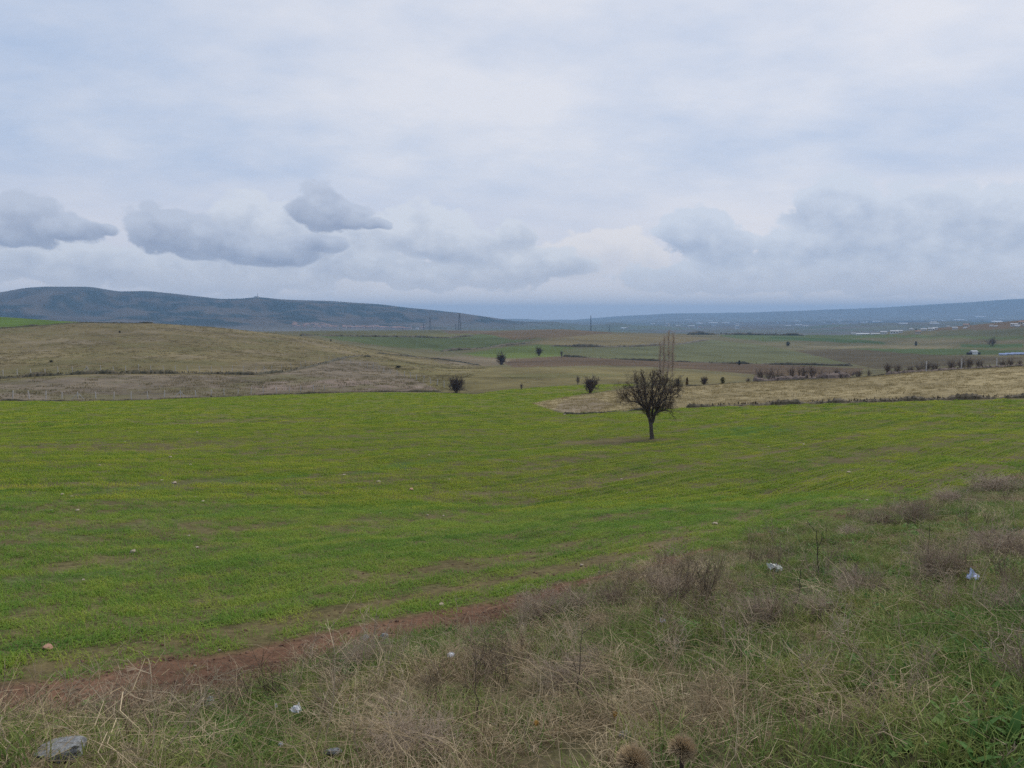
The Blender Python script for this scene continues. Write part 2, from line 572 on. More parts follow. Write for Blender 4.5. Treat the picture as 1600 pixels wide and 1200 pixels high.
fields = [
    ([(470, 519), (700, 519), (800, 519), (850, 528), (790, 540), (700, 549), (600, 541), (520, 530)], 480, 1600, (0.105, 0.135, 0.058)),
    ([(470, 514), (830, 513), (760, 521), (690, 527), (560, 525), (470, 524)], 900, 1700, (0.15, 0.145, 0.075)),
    ([(690, 515), (790, 514), (760, 522), (700, 521)], 900, 1700, (0.165, 0.125, 0.09)),
    ([(720, 553), (800, 541), (870, 537), (905, 545), (905, 553), (860, 558), (780, 560)], 380, 1100, (0.125, 0.165, 0.05)),
    ([(755, 521), (820, 514), (880, 512), (955, 518), (960, 524), (880, 528), (800, 531)], 800, 1700, (0.15, 0.108, 0.07)),
    ([(860, 529), (950, 521), (1075, 523), (1112, 530), (1055, 538), (900, 541), (830, 538)], 600, 1700, (0.20, 0.165, 0.098)),
    ([(880, 545), (1000, 542), (1060, 539), (1112, 531), (1200, 540), (1345, 571), (1100, 569), (950, 563), (880, 557)], 380, 1200, (0.145, 0.155, 0.085)),
    ([(780, 563), (880, 556.5), (1000, 563), (1200, 569), (1350, 576), (1330, 590), (1190, 586), (1060, 575), (950, 571), (800, 574)], 220, 700, (0.135, 0.096, 0.072)),
    ([(670, 558), (720, 557), (800, 561), (790, 567), (760, 573), (690, 569)], 250, 700, (0.20, 0.165, 0.13)),
    ([(600, 562), (720, 570), (800, 574.5), (1000, 574), (1180, 590), (1100, 602), (1000, 597), (900, 600), (800, 607), (735, 616), (693, 612), (640, 590)], 135, 480, (0.205, 0.178, 0.10)),
    ([(780, 585), (900, 583), (1000, 586), (900, 590), (800, 592)], 135, 350, (0.17, 0.16, 0.085)),
    ([(1115, 521), (1215, 522), (1600, 524), (1600, 530), (1400, 527), (1200, 534), (1130, 526)], 800, 1700, (0.105, 0.145, 0.058)),
    ([(1210, 526), (1330, 530), (1385, 535), (1380, 538), (1290, 534), (1200, 529)], 700, 1700, (0.065, 0.115, 0.04)),
    ([(1250, 541), (1400, 540), (1490, 541), (1480, 545), (1260, 543.5)], 500, 1400, (0.23, 0.20, 0.14)),
    ([(1240, 547), (1340, 545), (1480, 556), (1600, 557), (1600, 567), (1370, 577), (1300, 562)], 300, 1200, (0.115, 0.095, 0.066)),
    ([(1330, 545), (1490, 545), (1600, 547), (1600, 553), (1470, 555), (1400, 551)], 400, 1200, (0.085, 0.125, 0.05)),
    ([(1500, 538), (1600, 537), (1600, 543), (1500, 543)], 500, 1400, (0.075, 0.125, 0.05)),
    ([(1400, 533), (1600, 532), (1600, 534.5), (1400, 535)], 600, 1500, (0.21, 0.18, 0.13)),
    ([(1450, 512), (1520, 506), (1600, 500), (1700, 492), (1700, 508), (1600, 511), (1480, 522)], 800, 1700, (0.165, 0.12, 0.09)),
    ([(1470, 517), (1600, 512), (1600, 524), (1450, 526)], 800, 1700, (0.12, 0.125, 0.08)),
]
for pts, d0, d1, colr in fields:
    m = plan_mask(pts, d0, d1, 0.7)
    paint(m, (0.8 * colr[0], 0.78 * colr[1], 0.62 * colr[2]))
straw = plan_mask([(825, 632), (880, 621), (1000, 605.5), (1070, 603), (1300, 590), (1600, 570), (2100, 540), (2100, 606), (1600, 621.5), (1300, 629.5),
                   (1070, 637), (1000, 639.5), (900, 647.5), (865, 640)], 70, 131, 0.7)
straw *= (1 - wheat)
paint(straw, (0.295, 0.240, 0.130))
m = plan_mask([(865, 640), (880, 626), (930, 622), (960, 632), (930, 645), (900, 648)], 70, 131, 2.0)
paint(m * 0.6 * (1 - wheat), (0.24, 0.19, 0.15))

# general mottling of everything outside the wheat
mott = octaves(X, Y, [(260, 0.25), (110, 0.3), (45, 0.35), (20, 0.4), (9, 0.4), (4, 0.4), (1.8, 0.3)], SP * 0.4, 5)
C *= (1 + np.clip(mott * 0.8, -0.5, 0.6))[..., None]
hz = octaves(X, Y, [(60, 0.6), (22, 0.7), (10, 0.8), (5, 0.8), (2.5, 0.6)], SP * 0.35, 8)
paint(np.clip(hz * 1.2, 0, 0.6) * hill, (0.145, 0.135, 0.06))
paint(np.clip(-hz * 1.1 - 0.1, 0, 0.55) * hill, (0.25, 0.205, 0.14))

# wheat: lusher and thinner drifts that follow the drilling direction, bare tramlines, brown headland
AL = X * EDIR[0] + Y * EDIR[1]
drift = octaves(AL / 6.0, ED, [(9, 0.9), (4, 0.7), (1.6, 0.6), (0.7, 0.45)], SP * 1.3, 41)
patch = octaves(X, Y, [(26, 1.0), (11, 0.8), (5, 0.5)], SP, 42)
bare = np.clip((drift - 0.12 + 0.3 * patch) * 1.6, 0, 1)
soil_n = octaves(AL / 3.0, ED, [(1.4, 0.9), (0.5, 0.5), (0.2, 0.3)], SP, 44)
strip_w = np.interp(AL, [-12, -6, 2, 6, 14, 40], [0.50, 0.50, 0.55, 0.50, 0.30, 0.2])
soil = np.clip((strip_w - ED + soil_n * 0.6) / 0.25, 0, 1) * (1 - verge_m) * (R2 < 60) * (ED > -1.5)
for off, wid, amt, al0, al1 in [(2.05, 0.13, 0.8, -12, 40), (2.75, 0.09, 0.5, -12, 14), (4.6, 0.22, 0.75, 5, 60), (7.4, 0.2, 0.4, 8, 60), (11.5, 0.3, 0.7, 15, 90), (16.5, 0.35, 0.55, 0, 40), (24, 0.5, 0.6, 20, 120), (36, 0.7, 0.5, -20, 30)]:
    tr = np.exp(-((ED - off + soil_n * 0.35) / wid) ** 2) * amt * np.clip((AL - al0) / 4, 0, 1) * np.clip((al1 - AL) / 4, 0, 1) * (R2 < 130)
    bare = np.maximum(bare, tr)
wyel = np.clip(0.55 + patch * 0.7 + drift * 0.35, 0, 1)
paint(wheat, (0.085, 0.078, 0.034))
paint(wheat * np.clip((R2 - 40) / 60, 0, 1) * 0.8, (0.115, 0.130, 0.024))
for pts, d0, d1, w_ in [([(0, 772), (120, 768), (240, 757), (380, 744), (490, 735), (480, 745), (380, 752), (240, 763), (110, 772)], 14, 40, 0.85),
                        ([(540, 742), (620, 722), (700, 716), (850, 709), (800, 714), (690, 722), (600, 738)], 18, 60, 0.7),
                        ([(0, 838), (120, 830), (300, 805), (430, 795), (300, 815), (120, 842), (0, 845)], 10, 30, 0.6),
                        ([(1080, 672), (1180, 664), (1240, 672), (1180, 682), (1100, 684)], 30, 80, 0.9),
                        ([(0, 905), (140, 885), (320, 855), (300, 870), (140, 905), (0, 920)], 8, 25, 0.5)]:
    paint(plan_mask(pts, d0, d1, 3.0) * w_ * wheat, (0.045, 0.095, 0.022))
barew = np.clip(bare, 0, 1) * wheat
# wheel tracks and thin places, sighted from the bank
for pts, wid, amt in [([(60, 1046), (200, 1015), (330, 992), (470, 968), (640, 933), (800, 903), (950, 873), (1060, 850)], 0.11, 0.95),
                      ([(330, 1010), (450, 985), (560, 962)], 0.10, 0.7),
                      ([(530, 832), (640, 816), (760, 800), (830, 790)], 0.42, 0.9), ([(690, 780), (800, 768), (910, 752), (1000, 742)], 0.40, 0.7),
                      ([(840, 900), (1000, 866), (1110, 822), (1200, 799), (1260, 787)], 0.22, 0.95), ([(560, 905), (700, 885), (830, 865), (900, 852)], 0.25, 0.8),
                      ([(1290, 808), (1390, 772), (1480, 745), (1550, 728)], 0.40, 0.9), ([(1240, 738), (1360, 712), (1440, 695), (1520, 682)], 0.5, 0.85),
                      ([(0, 776), (110, 771), (240, 760), (360, 748)], 0.30, 0.8), ([(110, 800), (240, 790), (330, 776)], 0.6, 0.5), ([(180, 850), (300, 838), (420, 815)], 0.5, 0.6),
                      ([(60, 900), (200, 878), (330, 850)], 0.3, 0.6), ([(60, 700), (220, 705), (300, 694)], 1.2, 0.5), ([(820, 720), (900, 715), (1000, 705)], 0.7, 0.6), ([(300, 660), (420, 655), (520, 662)], 2.0, 0.5)]:
    W_ = []
    for u, v in dens(pts, False, 10):
        a_, D_ = ground(u, v, 4, 140)
        W_.append((D_ * math.sin(a_), D_ * math.cos(a_)))
    W_ = np.array(W_)
    sel = np.nonzero((np.abs(A2) < RAD(42)) & (R2 < 140) & (X > W_[:, 0].min() - 2) & (X < W_[:, 0].max() + 2) & (Y > W_[:, 1].min() - 2) & (Y < W_[:, 1].max() + 2))
    gx_, gy_ = X[sel], Y[sel]
    best = np.full(gx_.shape, 1e9)
    for k in range(len(W_) - 1):
        e_ = W_[k + 1] - W_[k]
        t_ = np.clip(((gx_ - W_[k, 0]) * e_[0] + (gy_ - W_[k, 1]) * e_[1]) / (e_ @ e_ + 1e-9), 0, 1)
        best = np.minimum(best, (gx_ - W_[k, 0] - t_ * e_[0]) ** 2 + (gy_ - W_[k, 1] - t_ * e_[1]) ** 2)
    q_ = np.exp(-best / (wid * 1.8) ** 2) * amt * (1.1 if wid < 0.35 else 0.8) * np.clip(0.75 + soil_n[sel] * 0.9, 0, 1)
    barew[sel] = np.maximum(barew[sel], q_ * wheat[sel])
tsoil = plan_mask([(870, 690), (950, 688), (1010, 684), (1060, 686), (1000, 692), (940, 697), (880, 694)], 30, 70, 2.5) * wheat
barew = np.maximum(barew, tsoil * 0.8)
paint(barew * 0.9, (0.108, 0.086, 0.042))
paint(soil, (0.108, 0.060, 0.038))
paint(soil * np.clip(soil_n * 1.5, 0, 1) * 0.6, (0.120, 0.074, 0.048))
wheat_live = wheat * (1 - soil) * np.clip(1 - barew * 1.05, 0, 1)

# verge: thatch, moss and bare patches under the grasses
vn = octaves(X, Y, [(3.5, 0.8), (1.4, 0.8), (0.5, 0.6), (0.2, 0.4)], SP, 61)
paint(verge_m, (0.090, 0.072, 0.040))
paint(verge_m * np.clip(vn * 1.4 + 0.2, 0, 1), (0.060, 0.075, 0.026))
paint(verge_m * np.clip(-vn * 1.2 - 0.25, 0, 1) * 0.7, (0.125, 0.085, 0.058))
C = np.clip(C * 0.9, 0.01, 0.8)
C[..., :] *= (1 + 0.35 * np.clip(wheat + verge_m, 0, 1))[..., None]

# ------------------------------------------------------------------ materials
MATS = {}


def mat_nodes(name):
    m = bpy.data.materials.new(name)
    m.use_nodes = True
    nt = m.node_tree
    nt.nodes.clear()
    out = nt.nodes.new('ShaderNodeOutputMaterial')
    b = nt.nodes.new('ShaderNodeBsdfPrincipled')
    nt.links.new(b.outputs[0], out.inputs[0])
    b.inputs['Roughness'].default_value = 0.85
    b.inputs['Specular IOR Level'].default_value = 0.2
    return m, nt, b, out


def nmix(nt, f, a, b, blend='MIX'):
    n = nt.nodes.new('ShaderNodeMix')
    n.data_type = 'RGBA'
    n.blend_type = blend
    for s, v in ((n.inputs[0], f), (n.inputs[6], a), (n.inputs[7], b)):
        if isinstance(v, bpy.types.NodeSocket):
            nt.links.new(v, s)
        else:
            s.default_value = v if not isinstance(v, tuple) or len(v) == 4 else (*v, 1)
    return n.outputs[2]


def nnoise(nt, scale, detail=4, rough=0.55, vec=None):
    n = nt.nodes.new('ShaderNodeTexNoise')
    n.inputs['Scale'].default_value = scale
    n.inputs['Detail'].default_value = detail
    n.inputs['Roughness'].default_value = rough
    if vec is None:
        g = nt.nodes.new('ShaderNodeNewGeometry')
        vec = g.outputs['Position']
    nt.links.new(vec, n.inputs['Vector'])
    return n.outputs['Fac']


def nrange(nt, v, a, b, c, d):
    n = nt.nodes.new('ShaderNodeMapRange')
    nt.links.new(v, n.inputs[0])
    for i, x in enumerate((a, b, c, d)):
        n.inputs[i + 1].default_value = x
    return n.outputs[0]


def terrain_material():
    m, nt, b, out = mat_nodes('country_ground')
    at = nt.nodes.new('ShaderNodeAttribute')
    at.attribute_name = 'soil_colour'
    n1 = nnoise(nt, 9.0, 3, 0.7)
    n2 = nnoise(nt, 0.55, 3, 0.6)
    f1 = nrange(nt, n1, 0.25, 0.75, 0.55, 1.45)
    f2 = nrange(nt, n2, 0.3, 0.7, 0.82, 1.18)
    mu = nt.nodes.new('ShaderNodeMath')
    mu.operation = 'MULTIPLY'
    nt.links.new(f1, mu.inputs[0])
    nt.links.new(f2, mu.inputs[1])
    vm = nt.nodes.new('ShaderNodeVectorMath')
    vm.operation = 'SCALE'
    nt.links.new(at.outputs['Color'], vm.inputs[0])
    nt.links.new(mu.outputs[0], vm.inputs['Scale'])
    nt.links.new(vm.outputs[0], b.inputs['Base Color'])
    bp = nt.nodes.new('ShaderNodeBump')
    bp.inputs['Strength'].default_value = 0.9
    bp.inputs['Distance'].default_value = 0.05
    nt.links.new(n1, bp.inputs['Height'])
    nt.links.new(bp.outputs[0], b.inputs['Normal'])
    b.inputs['Roughness'].default_value = 0.95
    b.inputs['Specular IOR Level'].default_value = 0.05
    return m


def plant_material(name, cols, patch_scale=0.35, trans=0.25, spec=0.15, jitter=0.35, rough=0.7, rows=False, rand=0.5):
    """cols: three linear colours mixed by a random number per plant and by patches on the ground"""
    m, nt, b, out = mat_nodes(name)
    oi = nt.nodes.new('ShaderNodeObjectInfo')
    vec = None
    if rows:      # drifts drawn out along the drilling direction
        g = nt.nodes.new('ShaderNodeNewGeometry')
        cv = nt.nodes.new('ShaderNodeCombineXYZ')
        for i_, d_ in enumerate(((EDIR[0] * 0.05, EDIR[1] * 0.05, 0), (ENOR[0], ENOR[1], 0))):
            dp = nt.nodes.new('ShaderNodeVectorMath')
            dp.operation = 'DOT_PRODUCT'
            nt.links.new(g.outputs['Position'], dp.inputs[0])
            dp.inputs[1].default_value = d_
            nt.links.new(dp.outputs['Value'], cv.inputs[i_])
        vec = cv.outputs[0]
    pn = nnoise(nt, patch_scale, 3, 0.65, vec)
    pf = nrange(nt, pn, 0.24, 0.76, 0, 1) if rows else nrange(nt, pn, 0.32, 0.68, 0, 1)
    ad = nt.nodes.new('ShaderNodeMath')
    ad.operation = 'MULTIPLY_ADD'
    nt.links.new(oi.outputs['Random'], ad.inputs[0])
    ad.inputs[1].default_value = rand
    m2 = nt.nodes.new('ShaderNodeMath')
    m2.operation = 'MULTIPLY'
    nt.links.new(pf, m2.inputs[0])
    m2.inputs[1].default_value = 1 - rand
    nt.links.new(m2.outputs[0], ad.inputs[2])
    r = nt.nodes.new('ShaderNodeValToRGB')
    nt.links.new(ad.outputs[0], r.inputs[0])
    e = r.color_ramp.elements
    e[0].position, e[1].position = 0.15, 0.85
    e[0].color = (*cols[0], 1)
    e[1].color = (*cols[-1], 1)
    if len(cols) > 2:
        x = e.new(0.5)
        x.color = (*cols[1], 1)
    vm = r
    nt.links.new(vm.outputs[0], b.inputs['Base Color'])
    b.inputs['Roughness'].default_value = rough
    b.inputs['Specular IOR Level'].default_value = spec
    if trans > 0:
        tr = nt.nodes.new('ShaderNodeBsdfTranslucent')
        nt.links.new(vm.outputs[0], tr.inputs['Color'])
        ms = nt.nodes.new('ShaderNodeMixShader')
        ms.inputs[0].default_value = trans
        nt.links.new(b.outputs[0], ms.inputs[1])
        nt.links.new(tr.outputs[0], ms.inputs[2])
        nt.links.new(ms.outputs[0], out.inputs[0])
    return m


def plain_material(name, col, var=0.25, scale=6.0, rough=0.8, spec=0.2, col2=None, bump=0.0):
    m, nt, b, out = mat_nodes(name)
    tc = nt.nodes.new('ShaderNodeTexCoord')
    n = nnoise(nt, scale, 6, 0.6, tc.outputs['Object'])
    f = nrange(nt, n, 0.3, 0.7, 0, 1)
    c2 = col2 or tuple(x * (1 + var) for x in col)
    c1 = col if col2 else tuple(x * (1 - var) for x in col)
    nt.links.new(nmix(nt, f, c1, c2), b.inputs['Base Color'])
    b.inputs['Roughness'].default_value = rough
    b.inputs['Specular IOR Level'].default_value = spec
    if bump:
        bp = nt.nodes.new('ShaderNodeBump')
        bp.inputs['Strength'].default_value = 0.8
        bp.inputs['Distance'].default_value = bump
        nt.links.new(n, bp.inputs['Height'])
        nt.links.new(bp.outputs[0], b.inputs['Normal'])
    return m


MT = {
    'ground': terrain_material(),
    'wheat': plant_material('wheat_leaf', [(0.110, 0.225, 0.030), (0.270, 0.355, 0.036), (0.455, 0.455, 0.052)], 1.1, 0.35, rows=True, rand=0.4),
    'wheatnear': plant_material('wheat_leaf_near', [(0.085, 0.205, 0.036), (0.205, 0.325, 0.046), (0.375, 0.410, 0.068)], 1.1, 0.35, rows=True, rand=0.4),
    'greengrass': plant_material('green_grass', [(0.095, 0.165, 0.036), (0.185, 0.245, 0.060), (0.310, 0.305, 0.100)], 0.8, 0.25),
    'drygrass': plant_material('dry_grass', [(0.240, 0.178, 0.105), (0.450, 0.345, 0.205), (0.660, 0.535, 0.340)], 0.7, 0.2),
    'weed': plant_material('dry_weed', [(0.135, 0.098, 0.066), (0.320, 0.240, 0.160), (0.520, 0.415, 0.290)], 0.6, 0.05),
    'leafweed': plant_material('leafy_weed', [(0.060, 0.135, 0.034), (0.105, 0.200, 0.045), (0.175, 0.250, 0.068)], 0.9, 0.25),
    'shrub': plant_material('grey_shrub', [(0.225, 0.165, 0.115), (0.345, 0.262, 0.190), (0.440, 0.345, 0.255)], 0.5, 0.0),
    'strawtuft': plant_material('straw_tuft', [(0.230, 0.178, 0.082), (0.300, 0.240, 0.112), (0.370, 0.300, 0.150)], 0.12, 0.2),
    'hilltuft': plant_material('hill_tuft', [(0.115, 0.104, 0.042), (0.185, 0.150, 0.072), (0.255, 0.200, 0.105)], 0.06, 0.2),
    'bankweed': plant_material('bank_weed', [(0.040, 0.040, 0.022), (0.070, 0.062, 0.035), (0.120, 0.095, 0.060)], 0.2, 0.0),
    'stalk': plain_material('dry_stalk', (0.44, 0.35, 0.23), 0.3, 9.0),
    'stalkdark': plain_material('dark_stalk', (0.060, 0.048, 0.040), 0.3, 9.0),
    'bark': plain_material('pear_bark', (0.085, 0.074, 0.062), 0.35, 7.0, 0.9, 0.1, bump=0.01),
    'twig': plain_material('pear_twig', (0.098, 0.074, 0.060), 0.3, 3.0, 0.9, 0.1),
    'poplar': plain_material('poplar_bark', (0.46, 0.36, 0.28), 0.25, 2.0, 0.9, 0.1),
    'bush': plain_material('bush_twig', (0.105, 0.080, 0.074), 0.3, 2.0, 0.9, 0.1),
    'rowbush': plain_material('hedgerow_twig', (0.165, 0.128, 0.108), 0.3, 2.0, 0.9, 0.1),
    'evergreen': plain_material('evergreen_leaf', (0.030, 0.038, 0.020), 0.35, 2.0, 0.8, 0.1),
    'rust': plain_material('rusty_leaf', (0.105, 0.062, 0.028), 0.35, 2.0, 0.8, 0.1),
    'soilclod': plant_material('soil_clod', [(0.085, 0.044, 0.027), (0.125, 0.066, 0.042), (0.175, 0.105, 0.07)], 1.0, 0.0),
    'stone': plain_material('pale_stone', (0.32, 0.25, 0.18), 0.0, 14.0, 0.9, 0.1, col2=(0.50, 0.42, 0.33), bump=0.01),
    'stonered': plain_material('red_stone', (0.36, 0.20, 0.13), 0.0, 14.0, 0.9, 0.1, col2=(0.50, 0.31, 0.22), bump=0.01),
    'rock': plain_material('grey_rock', (0.17, 0.17, 0.165), 0.0, 9.0, 0.9, 0.1, col2=(0.36, 0.37, 0.37), bump=0.02),
    'litter': plain_material('white_litter', (0.70, 0.71, 0.73), 0.08, 12.0, 0.6, 0.3),
    'bluelitter': plain_material('blue_litter', (0.50, 0.56, 0.74), 0.2, 20.0, 0.5, 0.3),
    'film': plain_material('plastic_film', (0.44, 0.46, 0.42), 0.15, 12.0, 0.4, 0.4),
    'leaf': plain_material('fallen_leaf', (0.42, 0.24, 0.06), 0.2, 30.0),
    'concrete': plain_material('pale_concrete', (0.47, 0.44, 0.40), 0.15, 6.0),
    'wire': plain_material('fence_wire', (0.20, 0.19, 0.18), 0.1, 6.0),
    'steel': plain_material('pylon_steel', (0.10, 0.105, 0.115), 0.1, 1.0, 0.6),
    'white': plain_material('white_wall', (0.66, 0.65, 0.62), 0.12, 0.2),
    'pink': plain_material('pink_wall', (0.55, 0.43, 0.37), 0.2, 0.1),
    'cream': plain_material('cream_wall', (0.56, 0.49, 0.40), 0.15, 0.1),
    'roofred': plain_material('tile_roof', (0.27, 0.165, 0.125), 0.25, 0.3),
    'roofgrey': plain_material('grey_roof', (0.42, 0.43, 0.45), 0.15, 0.2),
    'roofwhite': plain_material('sheet_roof', (0.60, 0.62, 0.65), 0.1, 0.2),
    'roofdark': plain_material('dark_roof', (0.06, 0.06, 0.065), 0.2, 0.2),
    'roofblue': plain_material('blue_roof', (0.20, 0.26, 0.42), 0.2, 0.2),
    'thistle': plain_material('thistle_spine', (0.46, 0.34, 0.20), 0.35, 30.0),
    'thistledark': plain_material('thistle_core', (0.050, 0.034, 0.025), 0.3, 30.0),
    'glass': plain_material('window_glass', (0.03, 0.035, 0.04), 0.1, 1.0, 0.2, 0.5),
}


# ------------------------------------------------------------------ object helpers
def link(o, parent=None):
    COL.objects.link(o)
    if parent is not None:
        o.parent = parent
    return o


def tag(o, label=None, cat=None, group=None, kind=None):
    for k, v in (('label', label), ('category', cat), ('group', group), ('kind', kind)):
        if v:
            o[k] = v
    return o


def empty(name, loc, rz=0.0):
    o = bpy.data.objects.new(name, None)
    o.empty_display_size = 0.2
    o.location = loc
    o.rotation_euler = (0, 0, rz)
    return link(o)


class MB:
    def __init__(s):
        s.v, s.f, s.m = [], [], []

    def add(s, vs, fs, mi=0):
        b = len(s.v)
        s.v.extend(vs)
        s.f.extend([tuple(b + i for i in f) for f in fs])
        s.m.extend([mi] * len(fs))

    def tube(s, pts, rad, n=3, mi=0, cap=True):
        pts = [np.asarray(p, float) for p in pts]
        k = len(pts)
        vs, fs = [], []
        for i, p in enumerate(pts):
            d = pts[min(i + 1, k - 1)] - pts[max(i - 1, 0)]
            d = d / (np.linalg.norm(d) + 1e-9)
            a = np.cross(d, (0.13, 0.93, 0.34) if abs(d[1]) < 0.8 else (1, 0, 0.2))
            a /= np.linalg.norm(a) + 1e-9
            b = np.cross(d, a)
            for j in range(n):
                t = 2 * pi * j / n
                vs.append(tuple(p + (a * math.cos(t) + b * math.sin(t)) * rad[i]))
        for i in range(k - 1):
            for j in range(n):
                fs.append((i * n + j, i * n + (j + 1) % n, (i + 1) * n + (j + 1) % n, (i + 1) * n + j))
        if cap:
            fs.append(tuple(range((k - 1) * n, k * n)))
        s.add(vs, fs, mi)

    def blade(s, p, az, lean, L, w, curl=0.5, mi=0):
        d = np.array([math.cos(az), math.sin(az), 0.0])
        t = np.array([-math.sin(az), math.cos(az), 0.0]) * w * 0.5
        p = np.asarray(p, float)
        m1 = p + d * (L * 0.5 * math.sin(lean)) + np.array([0, 0, L * 0.5 * math.cos(lean)])
        l2 = lean + curl
        tip = m1 + d * (L * 0.5 * math.sin(l2)) + np.array([0, 0, L * 0.5 * math.cos(l2)])
        s.add([tuple(p - t), tuple(p + t), tuple(m1 + t * 0.8), tuple(m1 - t * 0.8), tuple(tip)], [(0, 1, 2, 3), (3, 2, 4)], mi)

    def box(s, x0, x1, y0, y1, z0, z1, mi=0):
        s.add([(x0, y0, z0), (x1, y0, z0), (x1, y1, z0), (x0, y1, z0), (x0, y0, z1), (x1, y0, z1), (x1, y1, z1), (x0, y1, z1)],
              [(0, 3, 2, 1), (4, 5, 6, 7), (0, 1, 5, 4), (1, 2, 6, 5), (2, 3, 7, 6), (3, 0, 4, 7)], mi)

    def mesh(s, name, mats, smooth=False):
        me = bpy.data.meshes.new(name)
        me.from_pydata([tuple(map(float, v)) for v in s.v], [], s.f)
        for m in (mats if isinstance(mats, (list, tuple)) else [mats]):
            me.materials.append(MT[m])
        if any(s.m):
            me.polygons.foreach_set('material_index', s.m)
        if smooth:
            me.polygons.foreach_set('use_smooth', [True] * len(s.f))
        me.update()
        return me

    def build(s, name, mats, parent=None, loc=None, smooth=False):
        o = bpy.data.objects.new(name, s.mesh(name, mats, smooth))
        if loc is not None:
            o.location = loc
        return link(o, parent)


def mesh_obj(name, me, parent=None, loc=(0, 0, 0), rz=0.0, scale=(1, 1, 1)):
    o = bpy.data.objects.new(name, me)
    o.location = loc
    o.rotation_euler = (0, 0, rz)
    o.scale = scale
    return link(o, parent)


ORD = ['first', 'second', 'third', 'fourth', 'fifth', 'sixth', 'seventh', 'eighth', 'ninth', 'tenth', 'eleventh', 'twelfth', 'thirteenth',
       'fourteenth', 'fifteenth', 'sixteenth', 'seventeenth', 'eighteenth', 'nineteenth', 'twentieth']
TENS = {20: 'twenty', 30: 'thirty', 40: 'forty', 50: 'fifty', 60: 'sixty', 70: 'seventy', 80: 'eighty', 90: 'ninety'}


def ordinal(i):
    if i < 20:
        return ORD[i]
    t, u = (i + 1) // 10 * 10, (i + 1) % 10
    return TENS[t][:-1] + 'ieth' if u == 0 else TENS[t] + '-' + ORD[u - 1]


# ------------------------------------------------------------------ the ground itself, one sheet cut along the land boundaries
Z = H + EYE
dXr, dYr, dZr = np.gradient(X, axis=1), np.gradient(Y, axis=1), np.gradient(Z, axis=1)
dXa, dYa, dZa = np.gradient(X, axis=0), np.gradient(Y, axis=0), np.gradient(Z, axis=0)
Nn = np.stack([dYa * dZr - dZa * dYr, dZa * dXr - dXa * dZr, dXa * dYr - dYa * dXr], -1)
Nn *= np.where(Nn[..., 2:3] < 0, -1, 1)
Nn /= np.linalg.norm(Nn, axis=-1, keepdims=True) + 1e-12


def cell(m):
    return (m[:-1, :-1] + m[1:, :-1] + m[:-1, 1:] + m[1:, 1:]) * 0.25


Rc = cell(R2)
zone = np.full(Rc.shape, 5)
zone[Rc > 1900] = 6
zone[cell(mtn) > 0.5] = 7
zone[Rc > 8000] = 8
zone[cell(hill) > 0.5] = 4
zone[cell(straw) > 0.5] = 3
zone[cell(wheat) > 0.5] = 2
zone[cell(soil) > 0.5] = 1
zone[(cell(verge_m) > 0.5) | (Rc < 2.5)] = 0
ZN = ['verge', 'soil_strip', 'wheat_field', 'straw_field', 'pasture_hill', 'farmland', 'valley_plain', 'mountain', 'distant_hills']
ZL = ['roadside bank of dry weeds and short green grass', 'strip of bare red brown soil along the field edge', 'green field of young wheat sloping away',
      'dry straw coloured field beyond the wheat', 'dry tan pasture hill behind the wire fences', 'patchwork farmland of green and brown fields',
      'wide valley plain in blue haze', 'long dark mountain ridge on the left', 'pale blue hills on the far horizon']
idx = np.arange(NA * NR).reshape(NA, NR)
P3 = np.stack([X, Y, Z], -1).reshape(-1, 3)
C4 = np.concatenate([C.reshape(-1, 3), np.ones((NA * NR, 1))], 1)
N3 = Nn.reshape(-1, 3)
q0 = np.stack([idx[:-1, :-1], idx[:-1, 1:], idx[1:, 1:], idx[1:, :-1]], -1)
# close the ring behind the camera
ring = np.stack([idx[-1, :-1], idx[-1, 1:], idx[0, 1:], idx[0, :-1]], -1)
zring = np.where(RR[:-1] < 12, 0, np.where(RR[:-1] < 1900, 5, np.where(RR[:-1] < 8000, 6, 8)))
for zi in range(9):
    q = q0[zone == zi]
    q = np.concatenate([q, ring[zring == zi]])
    if zi == 0:      # close the hole under the camera
        pass
    q = q[:, ::-1]
    used, inv = np.unique(q.ravel(), return_inverse=True)
    me = bpy.data.meshes.new(ZN[zi])
    nf = len(q)
    me.vertices.add(len(used))
    me.vertices.foreach_set('co', P3[used].ravel())
    me.loops.add(nf * 4)
    me.loops.foreach_set('vertex_index', inv.ravel().astype(np.int32))
    me.polygons.add(nf)
    me.polygons.foreach_set('loop_start', np.arange(0, nf * 4, 4, dtype=np.int32))
    me.polygons.foreach_set('loop_total', np.full(nf, 4, np.int32))
    me.polygons.foreach_set('use_smooth', np.ones(nf, bool))
    me.update(calc_edges=True)
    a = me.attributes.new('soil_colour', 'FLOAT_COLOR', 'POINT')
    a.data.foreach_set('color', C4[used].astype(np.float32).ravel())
    me.normals_split_custom_set_from_vertices(N3[used].tolist())
    me.materials.append(MT['ground'])
    tag(link(bpy.data.objects.new(ZN[zi], me)), ZL[zi], ZN[zi].replace('_', ' '), None, 'structure')
mb = MB()
nseg = len(AZ)
mb.add([(0, 0, 0.0)] + [tuple(P3[idx[i, 0]]) for i in range(NA)], [(0, 1 + (i + 1) % NA, 1 + i) for i in range(NA)])
o = mb.build('roadside', 'soilclod')
tag(o, 'bare earth underfoot at the roadside', 'roadside', None, 'structure')

